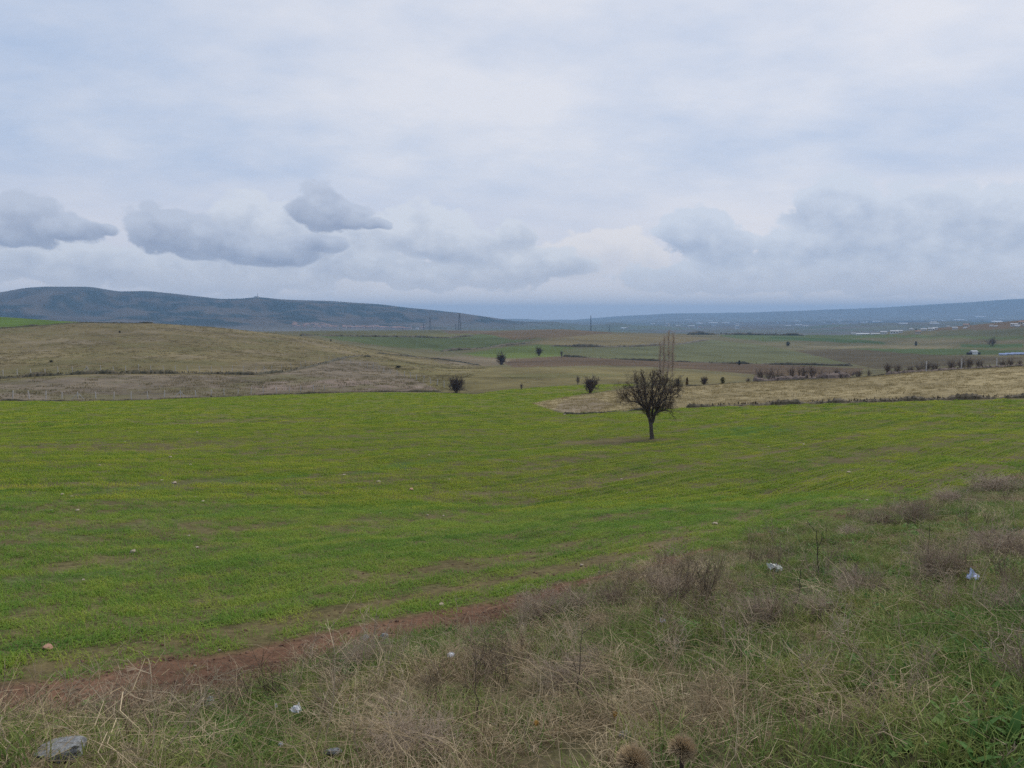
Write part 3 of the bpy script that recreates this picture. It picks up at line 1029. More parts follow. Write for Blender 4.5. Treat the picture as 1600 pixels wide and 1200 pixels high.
# ------------------------------------------------------------------ haze: the air between here and the far hills
def build_haze():
    mb = MB()
    mb.box(-15000, 15000, -15000, 15000, float(Z.min()) - 2.0, float(Z.max()) + 15.0)
    m = bpy.data.materials.new('valley_air')
    m.use_nodes = True
    nt = m.node_tree
    nt.nodes.clear()
    out = nt.nodes.new('ShaderNodeOutputMaterial')
    pv = nt.nodes.new('ShaderNodeVolumePrincipled')
    pv.inputs['Color'].default_value = (0.35, 0.63, 1.0, 1)
    pv.inputs['Density'].default_value = HAZE_DENSITY
    pv.inputs['Anisotropy'].default_value = 0.0
    nt.links.new(pv.outputs[0], out.inputs['Volume'])
    MT['air'] = m
    o = mb.build('haze', 'air')
    tag(o, 'thin blue haze filling the valley air', 'haze', None, 'stuff')


HAZE_DENSITY = 1.2e-4
build_haze()

# ------------------------------------------------------------------ plants scattered in masses (one object for each kind)
def tuft_collection(name, meshes):
    c = bpy.data.collections.new(name)
    for i, me in enumerate(meshes):
        c.objects.link(bpy.data.objects.new('%s_%02d' % (name, i), me))
    return c


def scatter(name, label, cat, x, y, z, rot, scl, which, coll):
    me = bpy.data.meshes.new(name)
    n = len(x)
    me.vertices.add(n)
    me.vertices.foreach_set('co', np.stack([x, y, z], -1).astype(np.float32).ravel())
    for an, typ, key, dat in (('rot', 'FLOAT_VECTOR', 'vector', rot), ('scl', 'FLOAT_VECTOR', 'vector', scl), ('which', 'INT', 'value', which)):
        a = me.attributes.new(an, typ, 'POINT')
        a.data.foreach_set(key, np.asarray(dat, np.int32 if typ == 'INT' else np.float32).ravel())
    o = link(bpy.data.objects.new(name, me))
    g = bpy.data.node_groups.new(name + '_scatter', 'GeometryNodeTree')
    g.interface.new_socket('Geometry', in_out='INPUT', socket_type='NodeSocketGeometry')
    g.interface.new_socket('Geometry', in_out='OUTPUT', socket_type='NodeSocketGeometry')
    ni, no = g.nodes.new('NodeGroupInput'), g.nodes.new('NodeGroupOutput')
    ip = g.nodes.new('GeometryNodeInstanceOnPoints')
    ci = g.nodes.new('GeometryNodeCollectionInfo')
    ci.inputs['Collection'].default_value = coll
    ci.inputs['Separate Children'].default_value = True
    ci.inputs['Reset Children'].default_value = True
    g.links.new(ni.outputs[0], ip.inputs['Points'])
    g.links.new(ci.outputs[0], ip.inputs['Instance'])
    ip.inputs['Pick Instance'].default_value = True
    for an, typ, sock in (('rot', 'FLOAT_VECTOR', 'Rotation'), ('scl', 'FLOAT_VECTOR', 'Scale'), ('which', 'INT', 'Instance Index')):
        na = g.nodes.new('GeometryNodeInputNamedAttribute')
        na.data_type = typ
        na.inputs['Name'].default_value = an
        g.links.new(na.outputs[0], ip.inputs[sock])
    g.links.new(ip.outputs[0], no.inputs[0])
    md = o.modifiers.new('scatter', 'NODES')
    md.node_group = g
    tag(o, label, cat, None, 'stuff')
    return o


def polar_points(n, d0, d1, power=2.0, amax=41.0):
    """n random plan points between two distances; power 2 = even on the ground, less = denser near"""
    a = RAD(amax) * (rng.random(n) * 2 - 1)
    t = rng.random(n)
    D = (d0 ** power + t * (d1 ** power - d0 ** power)) ** (1 / power)
    return a, D


def place_scatter(name, label, cat, a, D, keep, coll, nvar, s0, s1, tilt=0.12, rz=None, zoff=0.0, flat=1.0, snap=None):
    k = rng.random(len(a)) < keep
    a, D = a[k], D[k]
    x, y = D * np.sin(a), D * np.cos(a)
    if snap:      # seed drills run in straight lines
        ed = edge_dist(x, y)
        sh = np.round(ed / snap) * snap - ed
        x, y = x + ENOR[0] * sh, y + ENOR[1] * sh
        a, D = np.arctan2(x, y), np.hypot(x, y)
    z = grid_at(H, a, D) + EYE + zoff
    n = len(a)
    rot = np.stack([rng.normal(0, tilt, n), rng.normal(0, tilt, n), rng.random(n) * 2 * pi if rz is None else rz + rng.normal(0, 0.012, n) + pi * (rng.random(n) < 0.5)], -1)
    s = s0 + (s1 - s0) * rng.random(n) ** 1.3
    scl = np.stack([s, np.ones(n) if snap else s, s * flat * (0.75 + 0.5 * rng.random(n))], -1)
    return scatter(name, label, cat, x, y, z, rot, scl, rng.integers(0, nvar, n), coll)


ROWROT = math.atan2(EDIR[1], EDIR[0])


def wheat_mesh(i, size, rows, per, wid, ln, nb, matn='wheat'):
    mb = MB()
    for r_ in range(rows):
        yy = ((r_ + 0.5) / rows - 0.5) * size + random.gauss(0, 0.004)
        for k in range(per):
            xx = ((k + random.random()) / per - 0.5) * size
            for b in range(nb):
                mb.blade((xx + random.gauss(0, 0.008), yy + random.gauss(0, 0.009), -0.01), random.random() * 6.28, random.uniform(0.3, 1.05),
                         ln * random.uniform(0.6, 1.25), wid * random.uniform(0.7, 1.2), random.uniform(0.3, 1.2))
    return mb.mesh('wheat_patch', matn)


wc_near = tuft_collection('wheat_near', [wheat_mesh(i, 0.30, 3, 7, 0.006, 0.085, 3, 'wheatnear') for i in range(5)])
wc_mid = tuft_collection('wheat_mid', [wheat_mesh(i, 0.60, 4, 11, 0.012, 0.10, 2) for i in range(4)])
wc_far = tuft_collection('wheat_far', [wheat_mesh(i, 1.6, 6, 14, 0.05, 0.13, 2) for i in range(4)])

a, D = polar_points(22000, 5.5, 22, 1.6)
gw = grid_at(wheat_live, a, D)
place_scatter('wheat_seedlings', 'young green wheat seedlings at the near side of the field', 'wheat', a, D, np.clip(gw, 0, 1) ** 1.6 * 0.8, wc_near, 5, 0.7, 1.15, 0.05, ROWROT, snap=0.30)
a, D = polar_points(29000, 20, 62, 1.4)
gw = grid_at(wheat_live, a, D)
place_scatter('wheat_rows', 'green wheat rows across the middle of the field', 'wheat', a, D, np.clip(gw, 0, 1) ** 2.0 * 0.8, wc_mid, 4, 0.7, 1.1, 0.03, ROWROT, snap=0.60)
a, D = polar_points(15000, 58, 150, 1.5)
gw = grid_at(wheat_live, a, D)
place_scatter('distant_wheat', 'yellow green wheat at the far side of the field', 'wheat', a, D, np.clip(gw, 0, 1) ** 2 * 0.8, wc_far, 4, 0.6, 1.0, 0.03, ROWROT)


# verge grasses
def grass_mesh(matn, n, rad, l0, l1, w0, lean0, lean1, curl):
    mb = MB()
    for k in range(n):
        t = random.random() * 6.28
        r_ = rad * math.sqrt(random.random())
        mb.blade((r_ * math.cos(t), r_ * math.sin(t), -0.01), random.random() * 6.28, random.uniform(lean0, lean1), random.uniform(l0, l1),
                 w0 * random.uniform(0.6, 1.3), random.uniform(0.1, curl))
    return mb.mesh('tuft', matn)


def straw_mesh(n, rad):
    mb = MB()
    for k in range(n):
        x, y = random.gauss(0, rad), random.gauss(0, rad)
        t = random.random() * 6.28
        L = random.uniform(0.08, 0.34)
        z = random.uniform(0.0, 0.05)
        dz = random.uniform(-0.25, 0.5) * L
        p = [(x, y, z), (x + math.cos(t) * L * 0.5, y + math.sin(t) * L * 0.5, max(0.004, z + dz * 0.5 + random.gauss(0, 0.012))),
             (x + math.cos(t + 0.3) * L, y + math.sin(t + 0.3) * L, max(0.004, z + dz))]
        r_ = random.uniform(0.0007, 0.0016)
        mb.tube(p, [r_, r_ * 0.9, r_ * 0.5], 3, cap=False)
    return mb.mesh('straw', 'drygrass')


def weed_mesh(matn, stems, hgt, spread, rad, sub=5):
    mb = MB()
    for k in range(stems):
        t = random.random() * 6.28
        sp = random.random() ** 0.7 * spread
        h = hgt * random.uniform(0.5, 1.1)
        base = np.array([random.gauss(0, 0.03), random.gauss(0, 0.03), -0.01])
        pts = [base]
        d = np.array([math.cos(t) * sp, math.sin(t) * sp, 1.0])
        for j in range(3):
            dd = d + np.random.default_rng(random.randrange(1 << 30)).normal(0, 0.18, 3)
            pts.append(pts[-1] + dd / np.linalg.norm(dd) * h / 3)
        mb.tube(pts, [rad, rad * 0.85, rad * 0.7, rad * 0.4], 3, cap=False)
        for j in range(sub):
            u_ = random.uniform(0.25, 1.0) * 3
            i = min(2, int(u_))
            p0 = pts[i] + (pts[i + 1] - pts[i]) * (u_ - i)
            t2 = random.random() * 6.28
            e = np.array([math.cos(t2), math.sin(t2), random.uniform(0.2, 1.3)])
            e /= np.linalg.norm(e)
            L = h * random.uniform(0.12, 0.38)
            p1 = p0 + e * L * 0.6
            p2 = p1 + (e + np.array([random.gauss(0, .4), random.gauss(0, .4), random.gauss(0.1, .3)])) * L * 0.45
            mb.tube([p0, p1, p2], [rad * 0.55, rad * 0.45, rad * 0.3], 3, cap=False)
    return mb.mesh('weed', matn)


def rosette_mesh(n, l):
    mb = MB()
    for k in range(n):
        az_ = random.random() * 6.28
        le = random.uniform(0.5, 1.3)
        L = l * random.uniform(0.5, 1.2)
        x, y = random.gauss(0, 0.05), random.gauss(0, 0.05)
        mb.blade((x, y, 0.0), az_, le, L, L * 0.38, random.uniform(0.1, 0.6))
    return mb.mesh('rosette', 'leafweed')


gc = tuft_collection('verge_green', [grass_mesh('greengrass', 46, 0.11, 0.05, 0.15, 0.0042, 0.1, 0.9, 1.0) for i in range(5)])
dc = tuft_collection('verge_dry', [grass_mesh('drygrass', 30, 0.09, 0.10, 0.30, 0.0032, 0.1, 1.0, 0.9) for i in range(5)])
st = tuft_collection('verge_straw', [straw_mesh(34, 0.15) for i in range(5)])
wdc = tuft_collection('verge_weed', [weed_mesh('weed', 9, 0.34, 0.5, 0.0022, 6) for i in range(6)])
rsc = tuft_collection('verge_rosette', [rosette_mesh(16, 0.09) for i in range(4)])


def verge_pts(n, d0=2.0, d1=34.0, power=1.15):
    a, D = polar_points(n, d0, d1, power, 43)
    x, y = D * np.sin(a), D * np.cos(a)
    return a, D, x, y, grid_at(verge_m, a, D)


def clump(x, y, lam, seed):
    return octaves(x, y, [(lam, 1.0), (lam * 0.4, 0.6)], None, seed)


a, D, x, y, vm = verge_pts(26000)
place_scatter('verge_grass', 'short dark green grass growing through the roadside bank', 'grass', a, D, vm * np.clip(0.80 + clump(x, y, 1.9, 90) * 2.2, 0.22, 1), gc, 5, 0.7, 1.35, 0.15)
a, D, x, y, vm = verge_pts(7500)
place_scatter('dry_grass', 'dry straw coloured grass tufts on the roadside bank', 'grass', a, D, vm * np.clip(0.34 - clump(x, y, 1.9, 90) * 2.4, 0.03, 1), dc, 5, 0.5, 1.15, 0.2)
a, D, x, y, vm = verge_pts(6500)
place_scatter('straw_litter', 'flattened dead stems lying over the roadside bank', 'straw', a, D, vm * np.clip(0.55 - clump(x, y, 1.9, 90) * 1.2, 0.1, 1), st, 5, 0.6, 1.3, 0.15)
a, D, x, y, vm = verge_pts(5200, 2.4)
place_scatter('dead_weeds', 'brown twiggy dead weeds standing on the roadside bank', 'weeds', a, D, vm * np.clip(0.25 + clump(x, y, 2.2, 93) * 2.4, 0.02, 1) * np.clip((D - 2.2) / 2.0, 0.25, 1), wdc, 6, 0.45, 1.35, 0.2)
a, D, x, y, vm = verge_pts(8000, 2.0, 20, 1.0)
place_scatter('leafy_weeds', 'low green leafy weeds near the bottom of the picture', 'weeds', a, D, vm * np.clip(0.10 + clump(x, y, 1.9, 90) * 2.4, 0.0, 0.9), rsc, 4, 0.5, 1.1, 0.15)


def clod_mesh():
    import bmesh
    bm = bmesh.new()
    bmesh.ops.create_icosphere(bm, subdivisions=1, radius=0.03)
    for v in bm.verts:
        v.co *= random.uniform(0.65, 1.25)
        v.co.z *= 0.6
    me = bpy.data.meshes.new('clod')
    bm.to_mesh(me)
    bm.free()
    me.materials.append(MT['soilclod'])
    return me


cc = tuft_collection('clod', [clod_mesh() for i in range(4)])
a, D = polar_points(26000, 5.2, 26, 1.2)
so = np.maximum(grid_at(soil, a, D), grid_at(barew, a, D) * 0.5)
place_scatter('soil_clods', 'crumbs of red brown soil along the field edge', 'soil', a, D, so * 0.9, cc, 4, 0.08, 0.85, 0.5)

a, D = polar_points(5000, 5.2, 26, 1.2)
place_scatter('soil_weeds', 'scattered green weeds sprouting from the bare soil strip', 'weeds', a, D, grid_at(soil, a, D) * 0.16, gc, 5, 0.35, 0.9, 0.15)

# straw and hill tufts in the middle distance
sc_ = tuft_collection('straw_tuft', [grass_mesh('strawtuft', 34, 0.5, 0.08, 0.26, 0.022, 0.1, 0.8, 0.8) for i in range(4)])
a, D = polar_points(15000, 70, 131, 1.8)
place_scatter('straw_tufts', 'pale straw tufts covering the field beyond the wheat', 'grass', a, D, grid_at(straw, a, D) * 0.85, sc_, 4, 0.6, 1.3, 0.05)
hc_ = tuft_collection('hill_tuft', [grass_mesh('hilltuft', 24, 0.9, 0.12, 0.40, 0.07, 0.1, 0.9, 0.8) for i in range(4)])
a, D = polar_points(34000, 135, 480, 1.3)
x, y = D * np.sin(a), D * np.cos(a)
place_scatter('hill_grass', 'dry grass tufts over the pasture hill', 'grass', a, D, grid_at(hill, a, D) * np.clip(0.4 + clump(x, y, 20, 95) * 1.1, 0.05, 0.9), hc_, 4, 0.6, 1.4, 0.05)


# ------------------------------------------------------------------ low weedy banks between the fields
def bank(pts, d0, d1, hgt, label, matn='bankweed'):
    P = []
    for u, v in dens(pts, False, 3.0):
        a_, D_ = ground(u, v, d0, d1)
        P.append((D_ * math.sin(a_), D_ * math.cos(a_)))
    P = np.array(P)
    for _ in range(3):
        P[1:-1] = (P[:-2] + 2 * P[1:-1] + P[2:]) / 4
    mb = MB()
    n = len(P)
    T = np.gradient(P, axis=0)
    T /= np.linalg.norm(T, axis=1, keepdims=True) + 1e-9
    vs, fs = [], []
    for i in range(n):
        h = hgt * (0.75 + 1.3 * float(vnoise(np.array([i * 0.13]), np.array([hgt * 9.1]), 5)[0]) + random.uniform(-0.15, 0.15)) * (0.3 if i in (0, n - 1) else 1)
        w = hgt * random.uniform(0.8, 1.5)
        nx, ny = -T[i, 1], T[i, 0]
        for k, (o_, f_) in enumerate(((-1, -0.3), (-0.55, 0.6), (0.05, 1.0), (0.6, 0.55), (1, -0.3))):
            x_, y_ = P[i, 0] + nx * o_ * w, P[i, 1] + ny * o_ * w
            vs.append((x_, y_, float(zat(x_, y_)) + f_ * h * random.uniform(0.8, 1.15)))
        if i:
            b = (i - 1) * 5
            for k in range(4):
                fs.append((b + k, b + k + 1, b + k + 6, b + k + 5))
    mb.add(vs, fs)
    # weeds standing on the bank
    for i in range(1, n - 1):
        for k in range(random.choice([0, 0, 1, 2, 3, 5])):
            s_ = random.gauss(0, 0.6) * hgt
            x_, y_ = P[i, 0] - T[i, 1] * s_ + random.uniform(-1, 1) * hgt, P[i, 1] + T[i, 0] * s_
            mb.blade((x_, y_, float(zat(x_, y_)) + hgt * 0.4), random.random() * 6.28, random.uniform(0, 1.1), hgt * random.uniform(0.3, 1.0), hgt * 0.3, 0.6)
    return tag(mb.build('field_bank', matn), label, 'bank')


bank([(1072, 637), (1140, 634.5), (1220, 632), (1300, 629.5), (1450, 625.5), (1600, 621.5), (1800, 615)], 70, 100, 0.42, 'dark weedy bank between the straw field and the wheat at right')
bank([(880, 648), (930, 646), (1000, 641), (1040, 639)], 70, 100, 0.22, 'low dark bank at the tip of the straw field beside the bare tree')
bank([(1072, 604), (1180, 597), (1300, 590), (1450, 580), (1600, 571), (1750, 562)], 110, 135, 0.22, 'thin dark edge along the top of the straw field')
bank([(-60, 594), (0, 592), (60, 588), (150, 584), (300, 584), (400, 586), (450, 581), (490, 572), (540, 559), (580, 552)], 150, 330, 0.8, 'dark grassy ledge curving across the pasture hill')
bank([(590, 552), (640, 557), (700, 563), (750, 571)], 200, 480, 0.7, 'dark track edge running down right from the hill ledge')
bank([(0, 626), (100, 627), (200, 626), (400, 618), (560, 612.5), (690, 612)], 120, 152, 0.3, 'dark furrow below the fence at the far wheat edge')
bank([(470, 524.5), (560, 526), (650, 527), (700, 528.5), (740, 525)], 600, 1400, 2.2, 'long dark hedge line across the green slope behind the hill')
bank([(690, 549), (740, 546), (790, 540), (830, 536)], 400, 900, 1.8, 'dark bank climbing right above the bright green field')
bank([(860, 541), (930, 542), (1000, 541.5), (1060, 538), (1105, 531.5)], 500, 1200, 2.0, 'dark curving bank under the tan field in the centre')
bank([(880, 557), (1000, 563), (1100, 567), (1200, 569.5), (1330, 572)], 350, 600, 1.2, 'dark edge above the long brown ploughed strip')
bank([(0, 513.5), (60, 509), (130, 504.5), (190, 502.5), (240, 502)], 430, 500, 0.7, 'dark edge between the green hilltop field and the pasture')
bank([(1075, 523), (1150, 523), (1260, 524.5)], 1100, 1500, 4.0, 'dark strip of trees beyond the tan field in the centre')


# ------------------------------------------------------------------ woody plants
def grow(mb, p, d, L, r, level, rs, spec, rmin=0.0025):
    """one branch and its children; spec[level] = (children, length ratio, spread, segments)"""
    n, ratio, spread, seg = spec[level]
    pts, rad = [p], [r]
    dirs = []
    for i in range(seg):
        d = d + rs.normal(0, 0.22, 3) + np.array([0, 0, 0.10])
        d /= np.linalg.norm(d)
        p = p + d * L / seg
        pts.append(p)
        rad.append(r * (1 - 0.62 * (i + 1) / seg))
        dirs.append(d)
    mb.tube(pts, rad, 4 if r > 0.03 else 3, cap=False)
    if level + 1 < len(spec):
        for k in range(n):
            t = rs.uniform(0.25, 1.0) * seg
            i = min(seg - 1, int(t))
            q = pts[i] + (pts[i + 1] - pts[i]) * (t - i)
            e = dirs[i] + rs.normal(0, spread, 3) + np.array([0, 0, 0.12])
            e /= np.linalg.norm(e)
            grow(mb, q, e, L * ratio * rs.uniform(0.6, 1.2), max(rmin, rad[i] * 0.55), level + 1, rs, spec, rmin)


def bare_tree():
    x, y, z, D_ = spot(1018, 686, 30, 80)
    k = (108 * D_ / 1190) / 4.30
    t = empty('pear_tree', (x, y, z - 0.03))
    t.scale = (k, k, k)
    tag(t, 'bare dark wild pear tree standing alone in the green wheat', 'tree')
    rs = np.random.default_rng(4)
    mb = MB()
    mb.tube([(0.02, 0, -0.1), (0.03, 0, 0.12), (-0.01, 0, 0.45), (-0.03, 0.02, 0.8), (-0.07, 0, 1.12)], [0.19, 0.145, 0.12, 0.115, 0.13], 9)
    mb.build('trunk', 'bark', t, smooth=True)
    limbs = [
        ([(-.1, 0, 1.0), (-.30, -.1, 1.5), (-.62, -.2, 2.0), (-.9, -.25, 2.6), (-1.2, -.3, 3.2), (-1.3, -.2, 3.8)], .115),
        ([(-.62, -.2, 2.0), (-1.05, -.3, 2.25), (-1.55, -.4, 2.38), (-2.0, -.5, 2.62), (-2.4, -.5, 2.72)], .075),
        ([(-.08, .05, 1.05), (-.2, .2, 1.75), (-.38, .45, 2.4), (-.5, .6, 3.2), (-.6, .7, 3.95)], .10),
        ([(0, 0, 1.05), (.1, .3, 1.7), (.15, .5, 2.45), (.08, .6, 3.2), (.2, .65, 4.0)], .10),
        ([(.02, 0, 1.0), (.26, .05, 1.6), (.52, .1, 2.2), (.78, .15, 2.8), (1.05, .2, 3.4), (1.15, .1, 3.85)], .11),
        ([(.52, .1, 2.2), (.98, 0, 2.5), (1.45, -.1, 2.68), (1.9, -.1, 2.95)], .065),
        ([(.98, 0, 2.5), (1.3, .2, 2.95), (1.6, .3, 3.35)], .05),
        ([(-.02, -.05, 1.05), (.1, -.4, 1.6), (.22, -.75, 2.15), (.32, -1.0, 2.8), (.3, -1.1, 3.5)], .09),
        ([(.26, .05, 1.6), (.65, .25, 1.78), (.95, .35, 1.72), (1.2, .4, 1.75)], .05),
        ([(-.05, .1, 1.05), (-.1, .55, 1.7), (0.05, 1.0, 2.4), (.3, 1.3, 3.1), (.4, 1.4, 3.6)], .085),
        ([(-.30, -.1, 1.5), (-.45, -.6, 2.0), (-.65, -1.0, 2.6), (-.75, -1.2, 3.3)], .075),
        ([(.1, -.4, 1.6), (.55, -.7, 1.95), (.85, -.9, 2.4), (1.0, -1.0, 3.0)], .06),
        ([(-.2, .2, 1.75), (-.7, .6, 2.1), (-1.1, .8, 2.6), (-1.3, .9, 3.1)], .06),
        ([(.15, .5, 2.45), (.45, .6, 2.9), (.7, .7, 3.5), (.75, .7, 4.0)], .05),
    ]
    spec = [(7, 0.62, 0.75, 4), (5, 0.62, 0.8, 3), (3, 0.6, 0.8, 2), (0, 0, 0, 2)]
    cr = MB()
    for li, (pts, r) in enumerate(limbs):
        lm = MB()
        pts = [np.array(p) * np.array([0.80, 0.85, 1.0]) for p in pts]
        r = r * 0.72
        seg = []
        for i in range(len(pts) - 1):      # gnarl the limbs
            for j in range(3):
                f_ = j / 3
                seg.append(pts[i] * (1 - f_) + pts[i + 1] * f_ + (rs.normal(0, 0.028, 3) if (i or j) else 0))
        seg.append(pts[-1])
        n = len(seg)
        lm.tube(seg, [r * (1 - 0.75 * i / (n - 1)) for i in range(n)], 6)
        lm.build('limb', 'bark', t, smooth=True)
        for i in range(2, n):
            for k_ in range(2):
                d = (seg[i] - seg[i - 1]) / np.linalg.norm(seg[i] - seg[i - 1])
                out = seg[i] * np.array([1, 1, 0.0])
                out = out / (np.linalg.norm(out) + 0.3)
                e = d * 0.6 + out * 0.30 + np.array([0, 0, 0.25]) + rs.normal(0, 0.6, 3)
                e /= np.linalg.norm(e)
                hgt = seg[i][2]
                L = rs.uniform(0.40, 0.80) * (1.0 if hgt < 3.2 else max(0.3, (4.55 - hgt) / 1.35))
                grow(cr, seg[i], e, L, 0.016, 0, rs, [(8, 0.55, 0.55, 4), (6, 0.55, 0.7, 2), (0, 0, 0, 2)], 0.0046)
    cr.build('crown', 'twig', t)


bare_tree()


def bush_mesh(seed, stems, spread, spec, r, rmin=0.0025):
    """bare bush about one metre high and one metre wide"""
    mb = MB()
    rs = np.random.default_rng(seed)
    for k in range(stems):
        t = rs.uniform(0, 2 * pi)
        s_ = spread * math.sqrt(rs.random())
        d = np.array([math.cos(t) * s_, math.sin(t) * s_, 1.0])
        d /= np.linalg.norm(d)
        grow(mb, np.array([rs.normal(0, 0.04), rs.normal(0, 0.04), -0.02]), d, rs.uniform(0.5, 0.8), r, 0, rs, spec, rmin)
    return mb


def fit_mesh(mb, name, mats):
    v = np.array(mb.v)
    lo, hi = np.percentile(v, 0.7, axis=0), np.percentile(v, 99.3, axis=0)
    w = max(hi[0] - lo[0], hi[1] - lo[1])
    mb.v = [((p[0] - (lo[0] + hi[0]) / 2) / w, (p[1] - (lo[1] + hi[1]) / 2) / w, p[2] / hi[2]) for p in v]
    return mb.mesh(name, mats)


bspec = [(5, 0.6, 0.7, 4), (5, 0.6, 0.8, 3), (3, 0.6, 0.8, 2), (0, 0, 0, 2)]
BUSH = [fit_mesh(bush_mesh(100 + i, 24, 1.0, [(7, 0.6, 0.7, 4), (5, 0.6, 0.8, 3), (0, 0, 0, 2)], 0.018, 0.011), 'bush', 'bush') for i in range(3)]
ROWB = [fit_mesh(bush_mesh(200 + i, 9, 0.6, [(8, 0.6, 0.65, 4), (6, 0.6, 0.8, 3), (0, 0, 0, 2)], 0.016, 0.006), 'row_bush', 'rowbush') for i in range(4)]


def leafy_mesh(seed, matn, n=700, cone=False):
    mb = MB()
    rs = np.random.default_rng(seed)
    mb.tube([(0, 0, -0.05), (0.01, 0, 0.4), (0, 0.02, 0.8)], [0.035, 0.025, 0.01], 5)
    for k in range(n):
        h = rs.uniform(0.08, 1.0)
        rmax = 0.5 * (1 - h) ** 0.7 + 0.04 if cone else 0.5 * math.sqrt(max(0.03, 1 - ((h - 0.5) / 0.52) ** 2))
        t = rs.uniform(0, 2 * pi)
        r_ = rmax * rs.uniform(0.35, 1.0) * (0.85 + 0.3 * math.sin(3 * t + seed + h * 7))
        mb.blade((r_ * math.cos(t), r_ * math.sin(t), h), t, rs.uniform(0.3, 1.5), 0.13, 0.06, 0.4)
    return mb.mesh('leafy', matn)


EVER = [leafy_mesh(1, 'evergreen'), leafy_mesh(2, 'evergreen', 700, True), leafy_mesh(3, 'rust', 700, True)]


def woody(name, label, cat, me, u, vbase, wpx, hpx, d0=None, d1=None, D=None, group=None, vtop=None):
    if D is None:
        x, y, z, D_ = spot(u, vbase, d0, d1)
        h = hpx * D_ / 1190
    else:
        x, y, z, D_ = spot_D(u, D)
        h = top_z(u, vtop, math.hypot(x, y)) - z
    w = wpx * D_ / 1190 * 0.78
    h *= 0.92
    o = mesh_obj(name, me, None, (x, y, z), random.random() * 6.28, (w, w, h))
    return tag(o, label, cat, group)


woody('round_bush', 'dark purple brown bush just left of the bare tree on the green strip', 'bush', BUSH[0], 924, 614, 34, 29, 90, 160)
woody('round_bush', 'dark low bush at the right end of the lower wire fence', 'bush', BUSH[1], 713, 614, 34, 28, 100, 152)
woody('bush', 'small pale bush up left of the dark bush near the tree', 'bush', ROWB[1], 903, 602, 13, 17, 120, 200)
woody('bush', 'small faint bush on the dry slope right of the fence', 'bush', ROWB[2], 815, 609, 10, 12, 120, 200)
woody('dark_tree', 'dark rounded tree on the brown strip below the bright green field', 'tree', BUSH[2], 783, 570, 20, 22, 250, 480)
woody('dark_tree', 'dark tree beside the bright green field right of the rounded one', 'tree', BUSH[0], 842, 556, 15, 16, 350, 700)
woody('small_tree', 'small dark upright tree at the left end of the ploughed strip', 'tree', ROWB[0], 878, 559, 9, 13, 350, 600)
woody('evergreen_bush', 'olive green bush close behind the right edge of the bare tree', 'bush', EVER[0], 1061, 0, 11, 0, D=128, vtop=592)
woody('rusty_bush', 'rust brown pointed evergreen bush right of the bare tree', 'bush', EVER[2], 1075, 0, 10, 0, D=128.5, vtop=589)
woody('bare_bush', 'round mauve bare bush right of the rusty pointed bush', 'bush', BUSH[1], 1102, 0, 14, 0, D=130, vtop=587)
woody('evergreen_bush', 'low green bush further right along the straw field edge', 'bush', EVER[0], 1131, 0, 12, 0, D=129, vtop=589)
woody('small_tree', 'small dark tree on the brown field edge right of the poplars', 'tree', EVER[0], 1155, 571, 7, 8, 350, 700)
woody('small_tree', 'dark round tree alone on the green field at right centre', 'tree', EVER[0], 1231, 541, 10, 7, 600, 1300)
woody('small_tree', 'dark round tree on the pale strip below the white sheds', 'tree', EVER[0], 1431, 541, 6, 7, 600, 1300)
woody('dark_tree', 'dark cypress beside the cream house on the right ridge', 'tree', EVER[1], 1431, 521, 5, 7, 900, 1700)
woody('bare_grove', 'faint grove of bare trees at the right of the green fields', 'tree', ROWB[3], 1545, 541, 26, 16, 600, 1300)
woody('small_bush', 'tiny dark bush on the crest of the pasture hill', 'bush', EVER[0], 517, 533, 4, 4, 300, 480)
woody('small_bush', 'dark flat bush low on the pasture right of the hill', 'bush', EVER[0], 622, 575, 15, 4, 200, 450)
woody('small_bush', 'dark low bush near the left edge of the pasture hill', 'bush', EVER[0], 80, 566, 9, 3, 200, 450)
woody('small_bush', 'dark low bush high up near the hill crest at left', 'bush', EVER[0], 187, 520, 5, 3, 300, 480)

row = [(1172, 588, 14), (1190, 574, 20), (1203, 571, 24), (1222, 573, 16), (1238, 571, 22), (1256, 569, 26), (1275, 568, 24), (1292, 569, 20), (1308, 570, 22), (1322, 577, 14), (1340, 574, 18), (1362, 573, 12),
       (1392, 566, 18), (1405, 568, 12), (1422, 566, 18), (1438, 561, 18), (1449, 563, 14), (1463, 560, 18), (1489, 557, 20), (1502, 554, 24), (1515, 556, 18), (1533, 560, 14), (1566, 559, 14), (1577, 556, 18), (1595, 560, 14)]
bank([(1176, 589), (1200, 587), (1260, 584), (1330, 581)], 134, 165, 0.9, 'low mauve brush under the left part of the tree row', 'rowbush')
bank([(1385, 580), (1440, 577), (1500, 574), (1600, 569)], 129, 140, 0.5, 'low mauve brush under the right part of the tree row', 'rowbush')
for i, (u, vt, w) in enumerate(row):
    vt += random.uniform(-2, 4)
    w *= random.uniform(0.75, 1.35)
    woody('hedgerow_tree', '%s bare purplish tree from the left in the row behind the straw field' % ordinal(i), 'tree', ROWB[i % 4], u, 0, w, 0, D=134 + 14 * random.random() + (10 if u < 1340 else 0),
          vtop=vt, group='bare trees behind the straw field')


